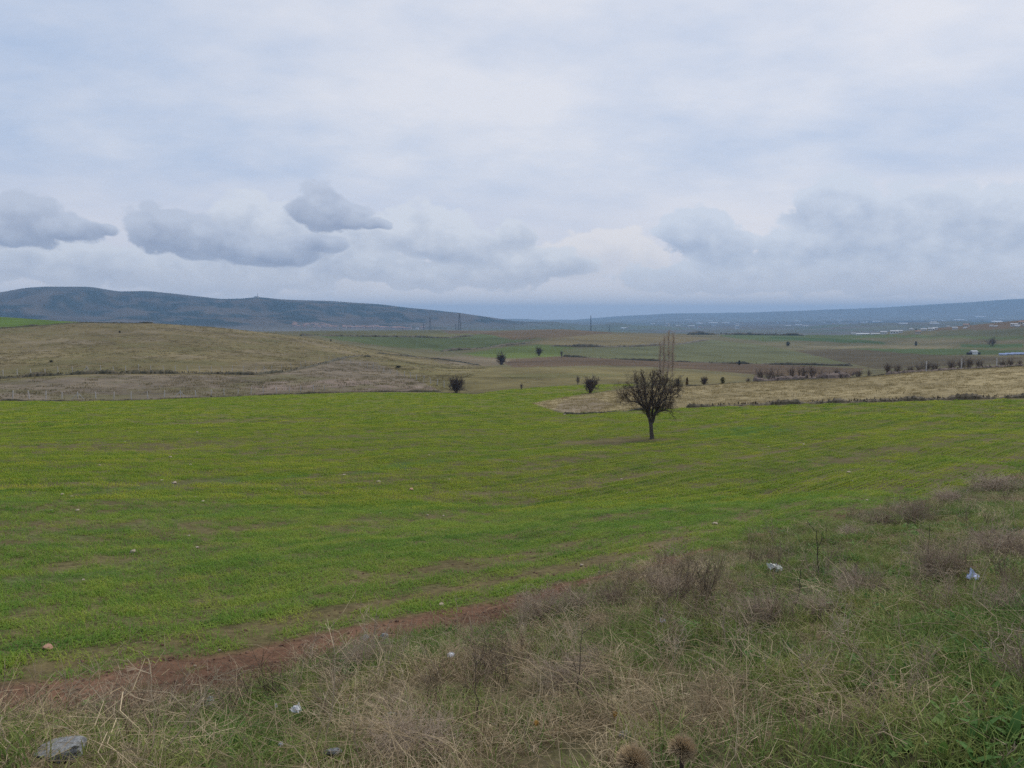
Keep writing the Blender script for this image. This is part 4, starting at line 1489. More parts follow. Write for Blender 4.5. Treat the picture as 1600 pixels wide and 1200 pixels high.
def poplar(u, vtop, D, w, label, seed):
    x, y, z, D_ = spot_D(u, D)
    h = top_z(u, vtop, D) - z
    t = empty('poplar_tree', (x, y, z))
    tag(t, label, 'tree', 'pale poplars behind the bare tree')
    rs = np.random.default_rng(seed)
    tr = MB()
    pts = [np.array([rs.normal(0, 0.05), rs.normal(0, 0.05), h * k / 8 - 0.1]) for k in range(9)]
    tr.tube(pts, [0.04 * (1 - 0.9 * k / 8) for k in range(9)], 5)
    tr.build('trunk', 'poplar', t)
    cr = MB()
    for k in range(280):
        f_ = rs.uniform(0.12, 0.97)
        i = min(7, int(f_ * 8))
        p = pts[i] + (pts[i + 1] - pts[i]) * (f_ * 8 - i)
        t_ = rs.uniform(0, 2 * pi)
        s_ = w * rs.uniform(0.12, 0.42)
        e = np.array([math.cos(t_) * s_, math.sin(t_) * s_, 1.0])
        e /= np.linalg.norm(e)
        grow(cr, p, e, h * rs.uniform(0.10, 0.20) * (1.15 - f_ * 0.6), 0.012, 0, rs, [(4, 0.5, 0.32, 3), (0, 0, 0, 2)], 0.0065)
    cr.build('crown', 'poplar', t)


for i, (u, vt, w, lab) in enumerate([(1032, 536, 1.0, 'leftmost and shortest pale bare poplar behind the dark tree'), (1038, 525, 1.1, 'second pale bare poplar from the left behind the dark tree'),
                                     (1045, 519, 1.1, 'tallest pale bare poplar in the middle behind the dark tree'), (1052, 521, 1.1, 'rightmost pale bare poplar behind the dark tree')]):
    poplar(u, vt, 166 + 2 * (i % 2), w, lab, 300 + i)

# ------------------------------------------------------------------ fences
pm = MB()
pm.box(-0.06, 0.06, -0.06, 0.06, -0.2, 1.0)
pm.add([(-0.06, -0.06, 1.0), (0.06, -0.06, 1.0), (0.06, 0.06, 1.0), (-0.06, 0.06, 1.0), (0, 0, 1.05)], [(0, 1, 4), (1, 2, 4), (2, 3, 4), (3, 0, 4)])
POST = pm.mesh('post', 'concrete')


def fence(uv, d0, d1, hgt, label, braces=()):
    P = [spot(u, v, d0, d1) for u, v in uv]
    o = P[0]
    t = empty('wire_fence', o[:3])
    tag(t, label, 'fence', 'wire fences on the pasture hill')
    tops = []
    for i, p in enumerate(P):
        q = mesh_obj('post', POST, t, (p[0] - o[0], p[1] - o[1], p[2] - o[2]), random.random(), (1, 1, hgt * random.uniform(0.85, 1.1)))
        q.rotation_euler = (random.gauss(0, 0.04), random.gauss(0, 0.05), 0.3)
        tops.append(np.array([p[0] - o[0], p[1] - o[1], p[2] - o[2]]))
        if i in braces:
            for s_ in (-1, 1):
                mb = MB()
                b = tops[-1]
                mb.tube([b + np.array([0, 0, hgt * 0.85]), b + np.array([s_ * 1.0, 0, -0.1])], [0.055, 0.055], 4)
                mb.build('brace', 'concrete', t)
    for f_ in (0.35, 0.65, 0.92):
        mb = MB()
        mb.tube([p + np.array([0, 0.07, hgt * f_]) for p in tops], [0.006] * len(tops), 3)
        mb.build('wire', 'wire', t)


def along(us, pts):
    return [(u, float(np.interp(u, [p[0] for p in pts], [p[1] for p in pts]))) for u in us]


fence(along([-28, -4, 20, 46, 72, 97, 122, 150, 178, 205, 231, 257, 282, 306, 330, 350, 372, 392, 412, 432, 452, 470, 490, 507], [(-30, 624), (0, 623), (120, 623.5), (200, 624), (280, 621), (400, 615), (520, 610)]), 110, 160, 1.15,
      'lower wire fence on pale posts along the far wheat edge', (6, 12))
fence(along([-40, -17, 5, 27, 49, 71, 91, 114, 136, 158, 178, 197, 216, 236, 255, 274, 293, 312, 330, 347, 363, 381, 400, 413, 425], [(-40, 592), (0, 590), (100, 584), (160, 581), (250, 580), (400, 582), (425, 581)])
      + [(440, 577), (455, 575), (470, 572), (478, 570), (486, 568), (500, 565), (514, 562), (522, 560)], 165, 330, 1.5, 'upper wire fence on pale posts above the dark ledge', (8, 23))
fence([(535, 566), (548, 569), (563, 572), (574, 575), (583, 577), (592, 579), (600, 582), (610, 584), (621, 586.5), (632, 588.5), (642, 591), (651, 594), (662, 597), (673, 600), (683, 603), (694, 606)], 150, 330, 1.35,
      'slanting wire fence running down right from the hill ledge')
for i, (u, vt, lab) in enumerate([(1450, 565, 'left pale concrete post among the bare trees behind the straw field'), (1505, 561, 'middle pale concrete post among the bare trees behind the straw field'),
                                  (1560, 560, 'right pale concrete post among the bare trees behind the straw field')]):
    x, y, z, D_ = spot_D(u, 131)
    tag(mesh_obj('concrete_post', POST, None, (x, y, z), 0.2, (1.0, 1.0, top_z(u, vt, D_) - z)), lab, 'post')


# ------------------------------------------------------------------ pylons and masts
def pylon(u, vtop, D, label, arms=3, wid=0.13):
    x, y, z, D_ = spot_D(u, D)
    h = top_z(u, vtop, D) - z
    t = empty('pylon', (x, y, z), random.uniform(-0.4, 0.4))
    tag(t, label, 'pylon', 'pylons beyond the green slope')
    w = h * wid
    r_ = h * 0.0058

    def half(f_):
        return w * 0.5 * (1 - f_) + 0.012 * h

    for sx in (-1, 1):
        for sy in (-1, 1):
            mb = MB()
            mb.tube([(sx * half(f_), sy * half(f_), h * f_) for f_ in (-0.03, 0.5, 1.0)], [r_] * 3, 4)
            mb.build('leg', 'steel', t)
    br = MB()
    lv = [0, 0.22, 0.4, 0.55, 0.67, 0.78, 0.88, 0.97]
    for a_, b_ in zip(lv[:-1], lv[1:]):
        for s_ in (-1, 1):
            for (p, q) in (((-1, s_), (1, s_)), ((s_, -1), (s_, 1))):
                br.tube([(p[0] * half(a_), p[1] * half(a_), h * a_), (q[0] * half(b_), q[1] * half(b_), h * b_)], [r_ * 0.6] * 2, 3)
                br.tube([(q[0] * half(a_), q[1] * half(a_), h * a_), (p[0] * half(b_), p[1] * half(b_), h * b_)], [r_ * 0.6] * 2, 3)
    br.build('bracing', 'steel', t)
    for k in range(arms):
        f_ = 0.95 - 0.12 * k
        mb = MB()
        L = h * (0.10 + 0.02 * (k == 1))
        mb.tube([(-L, 0, h * f_), (0, 0, h * (f_ + 0.015)), (L, 0, h * f_)], [r_ * 0.6, r_ * 0.9, r_ * 0.6], 4)
        mb.build('crossarm', 'steel', t)


pylon(672, 496, 1500, 'left one of two tall steel pylons before the mountain end')
pylon(718, 489, 1500, 'right and tallest steel pylon before the mountain end')
pylon(662, 505, 1900, 'short distant pylon just left of the tall left pylon')
pylon(712, 506, 1900, 'short distant pylon just left of the tallest pylon')
pylon(923, 493, 1480, 'tall thin lattice mast on the central brown hill', 0, 0.07)
pylon(952, 508, 1500, 'shorter lattice pylon right of the tall central mast', 2)
pylon(930, 511, 1600, 'small pylon at the foot of the tall central mast', 2)
x, y, z, D_ = spot_D(404, 4600)
t = empty('radio_mast', (x, y, z))
tag(t, 'tiny radio mast on the mountain top at left', 'mast')
mb = MB()
mb.tube([(0, 0, -2), (0, 0, 25)], [1.2, 0.8], 4)
mb.build('pole', 'steel', t)
mb = MB()
mb.box(-16, 6, -6, 6, -2, 7)
mb.build('cabin', 'cream', t)


# ------------------------------------------------------------------ buildings
def house_mesh(w, d, h, rise, wall, roof, wins=0):
    mb = MB()
    mb.box(-w / 2, w / 2, -d / 2, d / 2, -1.5, h, 0)
    e = 0.4
    mb.add([(-w / 2 - e, -d / 2 - e, h + .02), (w / 2 + e, -d / 2 - e, h + .02), (w / 2 + e, d / 2 + e, h + .02), (-w / 2 - e, d / 2 + e, h + .02), (-w / 2 - e, 0, h + rise), (w / 2 + e, 0, h + rise)],
           [(0, 1, 5, 4), (2, 3, 4, 5), (0, 4, 3), (1, 2, 5), (0, 3, 2, 1)], 1)
    for k in range(wins):
        x_ = (-0.5 + (k + 0.5) / wins) * w
        mb.box(x_ - w / wins * 0.22, x_ + w / wins * 0.22, -d / 2 - 0.06, -d / 2 - 0.01, h * 0.35, h * 0.75, 2)
    return mb.mesh('house', [wall, roof, 'glass'])


HM = {k: house_mesh(*v) for k, v in {
    'pink': (11, 9, 7, 2.4, 'pink', 'roofred', 3), 'pinkwide': (22, 10, 6, 2.2, 'pink', 'roofred', 5), 'cream': (12, 9, 6.5, 2.2, 'cream', 'roofred', 3),
    'white': (11, 8, 4, 1.5, 'white', 'roofgrey', 3), 'shed': (34, 12, 3.2, 1.6, 'white', 'roofwhite', 6), 'hall': (70, 30, 7, 2.5, 'white', 'roofwhite', 8), 'block': (16, 14, 17, 1.0, 'white', 'roofgrey', 4)}.items()}


def house(kind, u, v, d0, d1, label, cat='house', group=None, s=1.0, D=None):
    x, y, z, D_ = spot(u, v, d0, d1) if D is None else spot_D(u, D)
    o = mesh_obj({'shed': 'long_shed', 'hall': 'factory_hall', 'block': 'apartment_block'}.get(kind, 'house'), HM[kind], None, (x, y, z), random.uniform(-0.35, 0.35) - math.atan2(x, y), (s, s, s))
    return tag(o, label, cat, group)


us = sorted([456 + 56 * random.random() for k in range(30)] + [512 + 118 * random.random() for k in range(46)] + [634, 641, 652, 660])
for i, u in enumerate(us):
    vv = 514.0 - (random.random() * 5.5 if u < 515 else random.random() * 1.6)
    house('pinkwide' if u > 520 and random.random() < 0.6 else random.choice(['pink', 'pink', 'cream', 'white' if u > 600 else 'pink']), u, 0, 0, 0,
          '%s small pinkish house from the left in the far town under the mountain' % ordinal(i), 'house', 'far town under the mountain', random.uniform(0.8, 1.2), D=3040 + (514.3 - vv) * 45 + random.random() * 50)
k = 0
for u, v, kind, s in [(1334, 523, 'white', 0.9), (1348, 523.2, 'shed', 0.8), (1368, 522.5, 'shed', 0.6), (1381, 522, 'white', 1.2), (1397, 521.5, 'white', 1.4), (1405, 520, 'white', 1.1), (1424, 514.5, 'white', .8),
                      (1434, 522, 'cream', 0.85), (1443, 517, 'white', 1), (1455, 516.5, 'white', 1.1), (1461, 514.8, 'white', .9), (1482, 507.5, 'white', .6), (1492, 514.5, 'white', .9), (1510, 511.5, 'cream', .9), (1508, 513.5, 'white', .6),
                      (1549, 510.2, 'white', .6), (1556, 510.6, 'white', .5), (1585, 509.5, 'white', 1.0), (1590, 511, 'white', .7), (1597, 507.5, 'cream', .9), (1603, 509, 'white', .8)]:
    house(kind, u, v, 900, 1650, '%s pale building from the left along the right ridge' % ordinal(k), 'building', 'pale buildings along the right ridge', s * 0.72)
    k += 1
k = 0
vals = sorted([(965 + 220 * random.random(), 3600 + 4500 * random.random()) for i in range(26)] + [(1200 + 400 * random.random(), 3600 + 4200 * random.random()) for i in range(36)]
              + [(1456 + 20 * i / 6, 6400 + 80 * random.random()) for i in range(7)])
for u, D in vals:
    kind = 'block' if 1455 < u < 1477 and 6390 < D < 6500 else ('hall' if D > 6000 and random.random() < 0.45 else random.choice(['shed', 'block', 'cream', 'shed', 'white']))
    house(kind, u, 0, 0, 0, '%s white building from the left scattered over the hazy valley' % ordinal(k), 'building', 'white buildings in the hazy valley', random.uniform(0.7, 1.2), D=D)
    k += 1

# farmhouse and blue roofed sheds at the right
x, y, z, D_ = spot(1521, 554, 350, 900)
t = empty('farmhouse', (x, y, z), 0.15)
tag(t, 'white farmhouse with dark side wings right of the hedgerow', 'house')
u_ = D_ / 1190
mb = MB()
mb.box(-4 * u_, 4 * u_, -3 * u_, 3 * u_, -1, 4.2 * u_)
mb.build('wall', 'white', t)
mb = MB()
mb.add([(-4.6 * u_, -3.5 * u_, 4.25 * u_), (4.6 * u_, -3.5 * u_, 4.25 * u_), (4.6 * u_, 3.5 * u_, 4.25 * u_), (-4.6 * u_, 3.5 * u_, 4.25 * u_), (-4.6 * u_, 0, 5.6 * u_), (4.6 * u_, 0, 5.6 * u_)], [(0, 1, 5, 4), (2, 3, 4, 5), (0, 4, 3), (1, 2, 5), (0, 3, 2, 1)])
mb.build('roof', 'roofgrey', t)
for s_ in (-1, 1):
    mb = MB()
    mb.box(min(s_ * 4.05, s_ * 8.5) * u_, max(s_ * 4.05, s_ * 8.5) * u_, -2.4 * u_, 2.4 * u_, -1, 2.9 * u_)
    mb.build('wing', 'roofdark', t)
for i, (u, v, w) in enumerate([(1567, 555.5, 9), (1577, 555, 9), (1587, 554.5, 10), (1598, 554.5, 10)]):
    x, y, z, D_ = spot(u, v, 350, 900)
    q = D_ / 1190
    t = empty('blue_shed', (x, y, z), -math.atan2(x, y))
    tag(t, '%s low blue roofed shed from the left beside the farmhouse' % ordinal(i), 'shed', 'blue roofed sheds beside the farmhouse')
    mb = MB()
    mb.box(-w / 2 * q, w / 2 * q, -2, 2, -0.5, 1.7 * q)
    mb.build('wall', 'roofgrey', t)
    mb = MB()
    mb.add([(-w * .52 * q, -2.4, 1.72 * q), (w * .52 * q, -2.4, 1.72 * q), (w * .52 * q, 2.4, 1.72 * q), (-w * .52 * q, 2.4, 1.72 * q), (-w * .52 * q, 0, 3.2 * q), (w * .52 * q, 0, 3.2 * q)], [(0, 1, 5, 4), (2, 3, 4, 5), (0, 4, 3), (1, 2, 5), (0, 3, 2, 1)])
    mb.build('roof', 'roofblue', t)


# ------------------------------------------------------------------ stones in the field
def stone_mesh(seed, matn, sub=2, flat=0.6):
    import bmesh
    rs = np.random.default_rng(seed)
    bm = bmesh.new()
    bmesh.ops.create_icosphere(bm, subdivisions=sub, radius=0.5)
    cuts = [(rs.normal(0, 1, 3), rs.uniform(0.26, 0.42)) for k in range(9)]
    for v in bm.verts:
        p = np.array(v.co)
        for n_, d_ in cuts:
            n_ = n_ / np.linalg.norm(n_)
            e = p @ n_ - d_
            if e > 0:
                p = p - n_ * e * 0.9
        p += rs.normal(0, 0.012, 3)
        v.co = (p[0], p[1], p[2] * flat + 0.08)
    me = bpy.data.meshes.new('stone')
    bm.to_mesh(me)
    bm.free()
    me.materials.append(MT[matn])
    return me


STONES = [stone_mesh(i, 'stone') for i in range(4)]
STR = stone_mesh(9, 'stonered')
stones = [(98, 774, 6), (112, 777, 5), (80, 799, 5), (121, 799, 6), (273, 756, 8), (253, 752, 6), (318, 785, 6), (298, 727, 5), (266, 715, 5), (305, 778, 4), (431, 766, 4), (308, 676, 4), (195, 691, 4), (295, 839, 5), (308, 857, 6),
          (207, 864, 10), (156, 728, 4), (670, 712, 4), (702, 750, 4), (538, 743, 6), (592, 754, 7), (595, 803, 4), (668, 806, 4), (693, 807, 4), (1327, 739, 7), (1331, 753, 5), (1117, 820, 9), (1201, 699, 4), (1256, 695, 4),
          (971, 750, 5), (980, 771, 4), (882, 648.5, 5), (909, 885, 7), (936, 896, 5), (859, 810, 4), (784, 921, 4), (690, 948, 11), (130, 908, 5), (343, 1019, 5), (305, 1043, 5), (850, 688, 3), (1355, 783, 5), (1143, 850, 5)]
stones = sorted(stones)
for i, (u, v, w) in enumerate(stones):
    x, y, z, D_ = spot(u, v, 4, 120)
    s_ = w * D_ / 1190
    o = mesh_obj('field_stone', STONES[i % 4], None, (x, y, z + 0.015), random.random() * 6.28, (s_, s_, s_ * 1.1))
    tag(o, '%s pale stone from the left lying in the green wheat' % ordinal(i), 'stone', 'pale stones in the wheat')
for u, v, w, lab in [(75, 1016, 14, 'reddish stone in the wheat near the lower left corner'), (643, 767, 8, 'red brown stone in the middle of the wheat field')]:
    x, y, z, D_ = spot(u, v, 4, 120)
    s_ = w * D_ / 1190
    tag(mesh_obj('red_stone', STR, None, (x, y, z + s_ * 0.15), 1.0, (s_, s_, s_ * 1.3)), lab, 'stone')


def rock(u, v, w, flat, label, seed, rz):
    x, y, z, D_ = spot(u, v, 2, 40)
    s_ = w * D_ / 1190
    me = stone_mesh(seed, 'rock', 3, flat)
    o = mesh_obj('grey_rock', me, None, (x, y, z + 0.03), rz, (s_, s_ * 0.6, s_))
    tag(o, label, 'rock')


rock(100, 1190, 80, 0.36, 'flat grey rock at the bottom left corner', 41, 0.25)
rock(570, 1003, 17, 0.6, 'pale rock at the end of the bare soil strip, left of two', 42, 0.9)
rock(600, 1001, 16, 0.7, 'smaller pale rock at the end of the bare soil strip', 43, 0.2)
rock(325, 1106, 28, 0.6, 'small bluish grey rock among tall dry stems at lower left', 44, 0.4)
rock(520, 1188, 30, 0.5, 'pale grey rock half hidden in dry stems at the bottom', 45, 0.1)
rock(610, 1128, 22, 0.5, 'light grey rock under a grey shrub, lower centre left', 46, 0.7)
rock(978, 1160, 30, 0.6, 'dark and white rock just above the left thistle head', 47, 0.2)


# ------------------------------------------------------------------ litter
def crumple(name, u, v, w, h, matn, label, seed, cat='litter', lift=0.06):
    rs = np.random.default_rng(seed)
    x, y, z, D_ = spot(u, v, 2, 40)
    W, Hh_ = w * D_ / 1190, h * D_ / 1190
    n = 7
    mb = MB()
    vs = []
    for layer in (0, 1):
        for i in range(n):
            for j in range(n):
                vs.append(None)
    g = rs.normal(0, 1, (n, n))
    for i in range(n):
        for j in range(n):
            px, py = (i / (n - 1) - 0.5) * W, (j / (n - 1) - 0.5) * W * 0.8
            px += rs.normal(0, W * 0.05)
            py += rs.normal(0, W * 0.05)
            edge_ = 1 - max(abs(i - 3), abs(j - 3)) / 3.4
            pz = Hh_ * (0.25 + 0.75 * edge_) + g[i, j] * Hh_ * 0.28
            vs[i * n + j] = (px, py, pz)
            vs[n * n + i * n + j] = (px, py, pz - 0.006)
    fs = []
    for i in range(n - 1):
        for j in range(n - 1):
            if (i in (0, n - 2) and j in (0, n - 2)):
                continue
            q = (i * n + j, (i + 1) * n + j, (i + 1) * n + j + 1, i * n + j + 1)
            fs.append(q)
            fs.append(tuple(k + n * n for k in q[::-1]))
    mb.add(vs, fs)
    o = mb.build(name, matn, None, (x, y, z + lift))
    o.rotation_euler = (0, 0, rs.uniform(0, 6))
    return tag(o, label, cat)


crumple('plastic_scrap', 1519, 917, 15, 12, 'bluelitter', 'white and blue crumpled scrap in green grass at the right', 1)
crumple('plastic_film', 1211, 897, 24, 7, 'film', 'pale grey plastic film lying right of centre on the bank', 2, 'plastic')
crumple('paper_scrap', 462, 1127, 17, 9, 'litter', 'white paper scrap on the bank at lower left', 3, 'paper')
crumple('paper_scrap', 432, 1119, 5, 4, 'litter', 'tiny white crumb left of the white paper scrap', 4, 'paper')
crumple('paper_scrap', 1035, 983, 10, 6, 'litter', 'small white scrap at the centre of the bank', 5, 'paper')
crumple('paper_scrap', 705, 1038, 13, 6, 'litter', 'thin cream scrap among dry stems left of centre', 6, 'paper')
crumple('paper_scrap', 439, 1182, 7, 5, 'litter', 'small pale scrap near the bottom left of the bank', 7, 'paper')
crumple('fallen_leaf', 838, 1163, 9, 5, 'leaf', 'orange fallen leaf in the green weeds at the bottom', 8, 'leaf', 0.1)
crumple('fallen_leaf', 961, 1150, 9, 6, 'leaf', 'yellow fallen leaf above the left thistle head', 9, 'leaf', 0.1)

# ------------------------------------------------------------------ grey shrubs along the bank
SHR = [fit_mesh(bush_mesh(400 + i, 60, 1.5, [(6, 0.55, 0.8, 3), (4, 0.6, 0.9, 2), (0, 0, 0, 2)], 0.005), 'grey_shrub', 'shrub') for i in range(4)]
shr = [(850, 968, 110, 52, 'grey pink twiggy shrub at the end of the soil strip'), (905, 955, 80, 40, 'grey twiggy shrub right of the soil strip end'), (960, 945, 80, 36, 'low mauve shrub near the centre of the bank edge'),
       (1045, 925, 90, 34, 'wide mauve shrub on the bank edge right of centre'), (568, 1042, 85, 52, 'dark grey shrub beside the two pale rocks'), (612, 1118, 70, 42, 'small dark grey shrub over the light grey rock'),
       (1555, 767, 84, 26, 'mauve shrub at the right end of the bank edge'), (1480, 785, 66, 26, 'low mauve shrub left of the right end shrub'), (1428, 818, 66, 38, 'rounded grey shrub standing out from the bank edge at right'),
       (1380, 822, 60, 24, 'low brown grey shrub left of the rounded grey shrub'), (1335, 838, 54, 20, 'lowest shrub on the bank edge at right'), (1470, 905, 110, 62, 'large mauve shrub on the bank at right'),
       (1350, 935, 100, 50, 'dark brown shrub on the bank right of the dark stalk'), (1560, 870, 120, 48, 'pinkish shrub at the right border of the picture'), (1190, 975, 120, 50, 'brown shrub in the middle of the bank'),
       (1280, 960, 90, 40, 'dark shrub below the upright dark stalk'), (930, 1035, 70, 30, 'red brown low shrub left of centre on the bank'), (890, 1075, 130, 48, 'wide pale brown shrub over the green weeds'),
       (650, 1170, 170, 52, 'wide beige tangled shrub at the bottom left of centre'), (1580, 960, 90, 40, 'pinkish tangled shrub at the right edge below the scrap'), (190, 1140, 60, 16, 'low grey shrub at the lower left bank')]
for i, (u, v, w, h, lab) in enumerate(shr):
    x, y, z, D_ = spot(u, v, 2, 40)
    R_ = math.hypot(D_, z - EYE)
    o = mesh_obj('grey_shrub', SHR[i % 4], None, (x, y, z - 0.02), random.random() * 6.28, (w * R_ / 1190, w * R_ / 1190 * 0.9, h * R_ / 1190))
    tag(o, lab, 'shrub')


# ------------------------------------------------------------------ tall dry stalks
def stalk(base, tip, bend, r, nside, seed, label, matn='stalk', cat='stalk', group=None, name='dry_stalk'):
    """a dead stem rooted at a photo point and reaching to another, in metres at its own distance"""
    rs = np.random.default_rng(seed)
    x, y, z, D_ = spot(base[0], base[1], 1.6, 45)
    R_ = math.hypot(D_, z - EYE) / 1190
    dx, dz = (tip[0] - base[0]) * R_, (base[1] - tip[1]) * R_ * 1.12
    t = empty(name, (x, y, z - 0.02))
    tag(t, label, cat, group)
    n = 7
    pts = []
    yy = rs.uniform(-0.12, 0.12)
    for i in range(n + 1):
        f_ = i / n
        pts.append(np.array([dx * f_ + bend * math.sin(pi * f_) * abs(dz) * 0.4 + rs.normal(0, 0.006), yy * f_, dz * f_ + rs.normal(0, 0.004)]))
    mb = MB()
    mb.tube(pts, [r * (1 - 0.65 * i / n) for i in range(n + 1)], 4)
    mb.build('stem', matn, t)
    L0 = np.linalg.norm(pts[-1] - pts[0])
    for k in range(nside):
        f_ = rs.uniform(0.3, 0.95) * n
        i = min(n - 1, int(f_))
        p = pts[i] + (pts[i + 1] - pts[i]) * (f_ - i)
        d = (pts[i + 1] - pts[i]) / np.linalg.norm(pts[i + 1] - pts[i])
        e = d + rs.normal(0, 0.55, 3)
        e /= np.linalg.norm(e)
        L = L0 * rs.uniform(0.12, 0.34)
        q = [p, p + e * L * 0.5 + rs.normal(0, 0.008, 3), p + e * L + np.array([0, 0, L * 0.12]) + rs.normal(0, 0.012, 3)]
        sb = MB()
        sb.tube(q, [r * 0.5, r * 0.42, r * 0.25], 3)
        for j in range(3):
            e2 = e + rs.normal(0, 0.6, 3)
            e2 /= np.linalg.norm(e2)
            sb.tube([q[1], q[1] + e2 * L * rs.uniform(0.2, 0.45)], [r * 0.3, r * 0.2], 3)
        sb.build('side_branch', matn, t)


stalks = [((240, 1190), (330, 1070), 0.1, 6, 'tall straw stem leaning right over the bluish grey rock'), ((235, 1195), (222, 1085), 0.1, 3, 'thin curved stem left of the leaning straw stem'), ((300, 1180), (345, 1060), -0.2, 5, 'pale stem crossing the bluish rock at lower left'),
          ((8, 1198), (6, 1140), 0.3, 5, 'pale stem at the bottom left corner'), ((400, 1130), (402, 1072), 0, 2, 'straight short stem at the lower left'), ((508, 1165), (520, 1010), 0.1, 7, 'branched pale stem standing left of the grey shrubs'), ((484, 1190), (500, 1110), 0.2, 5, 'forked stem at the foot of the branched pale stem'),
          ((553, 1198), (551, 1095), 0.1, 6, 'upright pale stem below the grey shrubs'), ((640, 1150), (622, 1075), 0.2, 5, 'leaning beige stem right of the grey shrubs'), ((700, 1180), (635, 1090), -0.1, 4, 'long beige stem leaning left at lower centre'),
          ((700, 1090), (660, 1010), 0.1, 6, 'yellow branched stem at the centre left of the bank'), ((716, 1000), (712, 940), 0, 2, 'thin pale stem in front of the soil strip end'), ((910, 1020), (880, 950), 0.1, 5, 'pale stem before the grey pink shrub'), ((908, 1000), (925, 925), 0.1, 5, 'tall branching stem before the mauve shrub'),
          ((905, 1105), (908, 1000), 0, 3, 'dark upright stem right of the centre'), ((748, 1140), (745, 1050), 0, 3, 'dark straight stem left of the green weeds'), ((866, 1195), (830, 1110), -0.5, 2, 'arching stem over the green weeds'), ((640, 1175), (770, 1158), 0.3, 2, 'long stem arching flat to the right at the bottom'),
          ((1095, 1060), (1090, 1010), 0, 4, 'pale stem in the middle of the bank'), ((1420, 1030), (1392, 948), -0.1, 2, 'white stem curving up left on the right bank'), ((1100, 1150), (1075, 1080), 0.1, 4, 'thin yellow stem above the right thistle head'), ((1305, 1195), (1380, 1155), 0.1, 5, 'stem lying up to the right at the bottom'),
          ((1475, 1120), (1600, 1070), 0.1, 3, 'long pale stem slanting up right at the right bottom'), ((1545, 1198), (1545, 1140), 0.1, 3, 'short straight stem in the lower right corner'), ((1565, 800), (1568, 762), 0.1, 5, 'thin pale stem before the right end shrub'), ((1585, 815), (1584, 780), 0, 2, 'short pale stem at the right edge'),
          ((1450, 905), (1445, 845), 0, 4, 'dark thin stem in the large mauve shrub'), ((1400, 910), (1405, 850), 0.1, 5, 'brown branching stem left of the large mauve shrub'), ((1545, 880), (1570, 820), 0.2, 6, 'bushy beige stem near the right border'), ((1320, 930), (1330, 880), 0.1, 5, 'beige stem right of the upright dark stalk'),
          ((1240, 960), (1250, 900), 0.1, 5, 'pale stem left of the upright dark stalk'), ((1500, 960), (1540, 900), 0.2, 5, 'beige stem beside the blue and white scrap'), ((1130, 1000), (1120, 940), 0.1, 4, 'thin beige stem on the middle bank'), ((1210, 1080), (1180, 1010), 0.1, 5, 'forked beige stem on the lower bank right of centre'),
          ((1290, 1120), (1250, 1030), -0.1, 4, 'long thin stem leaning left on the right lower bank'), ((800, 1050), (790, 990), 0.1, 5, 'yellow stem below the soil strip end')]
for i, (b, tp, bend, ns, lab) in enumerate(stalks):
    dark = 'dark' in lab
    Dq = ground(b[0], b[1], 1.6, 45)[1]
    stalk(b, tp, bend, 0.0027 + 0.0002 * Dq, ns, 500 + i, lab, 'stalkdark' if dark else 'stalk', 'stem')
stalk((1278, 905), (1277, 840), 0.0, 0.007, 2, 611, 'upright dark stalk standing alone on the bank edge', 'stalkdark', 'stalk', None, 'dark_stalk')


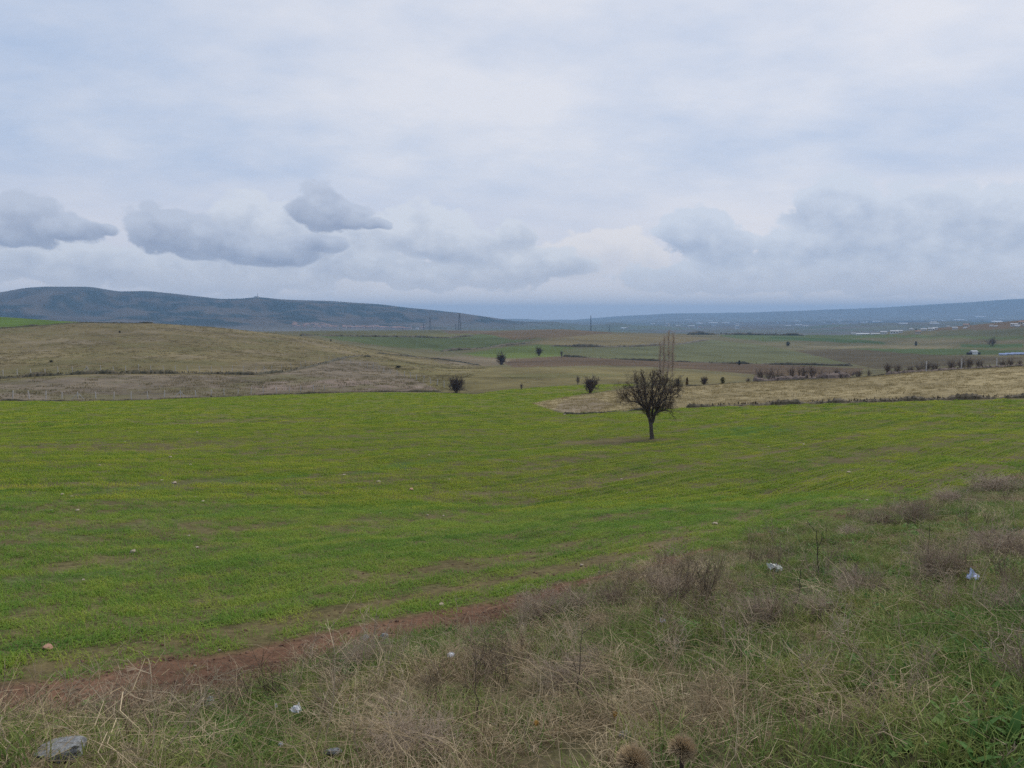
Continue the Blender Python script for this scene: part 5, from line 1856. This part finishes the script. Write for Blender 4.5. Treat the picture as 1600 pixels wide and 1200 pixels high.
# ------------------------------------------------------------------ dried thistles at the bottom of the picture
def thistle(u, v, D, wpx, label, seed, tilt):
    rs = np.random.default_rng(seed)
    a_, s_ = ray(u, v)
    hx, hy, hz_ = D * math.sin(a_), D * math.cos(a_), s_ * D + EYE
    gx, gy = hx + 0.05, hy + 0.06
    gz = float(zat(gx, gy))
    R_ = math.hypot(D, hz_ - EYE)
    rad = wpx * R_ / 1190 / 2
    t = empty('dried_thistle', (gx, gy, gz))
    tag(t, label, 'thistle', 'dried thistles at the bottom edge')
    hd = np.array([hx - gx, hy - gy, hz_ - gz])
    mb = MB()
    mb.tube([np.array([0, 0, -0.03]), hd * 0.35 + np.array([0.02, 0, 0]), hd * 0.7 + np.array([-0.01, 0.01, 0]), hd], [0.007, 0.006, 0.005, 0.006], 6)
    mb.build('stem', 'thistledark', t, smooth=True)
    core = MB()
    n, m_ = 12, 7
    ax = np.array([tilt, -0.25, 1.0])
    ax /= np.linalg.norm(ax)
    b1 = np.cross(ax, (0, 1, 0.2))
    b1 /= np.linalg.norm(b1)
    b2 = np.cross(ax, b1)
    vs, fs = [], []
    for i in range(m_):
        th = pi * i / (m_ - 1)
        for j in range(n):
            ph = 2 * pi * j / n
            rr_ = rad * 0.30 * math.sin(th) + 0.0004
            vs.append(tuple(hd + ax * (-math.cos(th) * rad * 0.36) + (b1 * math.cos(ph) + b2 * math.sin(ph)) * rr_))
    for i in range(m_ - 1):
        for j in range(n):
            fs.append((i * n + j, i * n + (j + 1) % n, (i + 1) * n + (j + 1) % n, (i + 1) * n + j))
    core.add(vs, fs)
    h = core.build('head', 'thistledark', t, smooth=True)
    sp = MB()
    for k in range(620):
        d = rs.normal(0, 1, 3)
        d /= np.linalg.norm(d)
        if d @ ax < -0.75:
            continue
        d = d + ax * 0.35
        d /= np.linalg.norm(d)
        p = hd + d * rad * 0.26
        L = rad * rs.uniform(0.6, 0.9)
        q = p + d * L * 0.6 + rs.normal(0, rad * 0.03, 3)
        w = p + d * L + rs.normal(0, rad * 0.05, 3) + ax * rad * 0.05
        sp.tube([p, q, w], [0.0013, 0.0009, 0.0003], 3, cap=False)
    sp.build('spines', 'thistle', h)
    lf = MB()
    for k in range(7):
        f_ = rs.uniform(0.25, 0.85)
        lf.blade(hd * f_, rs.uniform(0, 6.28), rs.uniform(0.6, 1.6), 0.10, 0.018, 0.9)
    lf.build('leaves', 'thistle', t)


thistle(990, 1193, 1.72, 50, 'left dried thistle head cut by the bottom edge', 1, -0.2)
thistle(1066, 1172, 1.85, 40, 'right dried thistle head at the bottom edge', 2, 0.25)
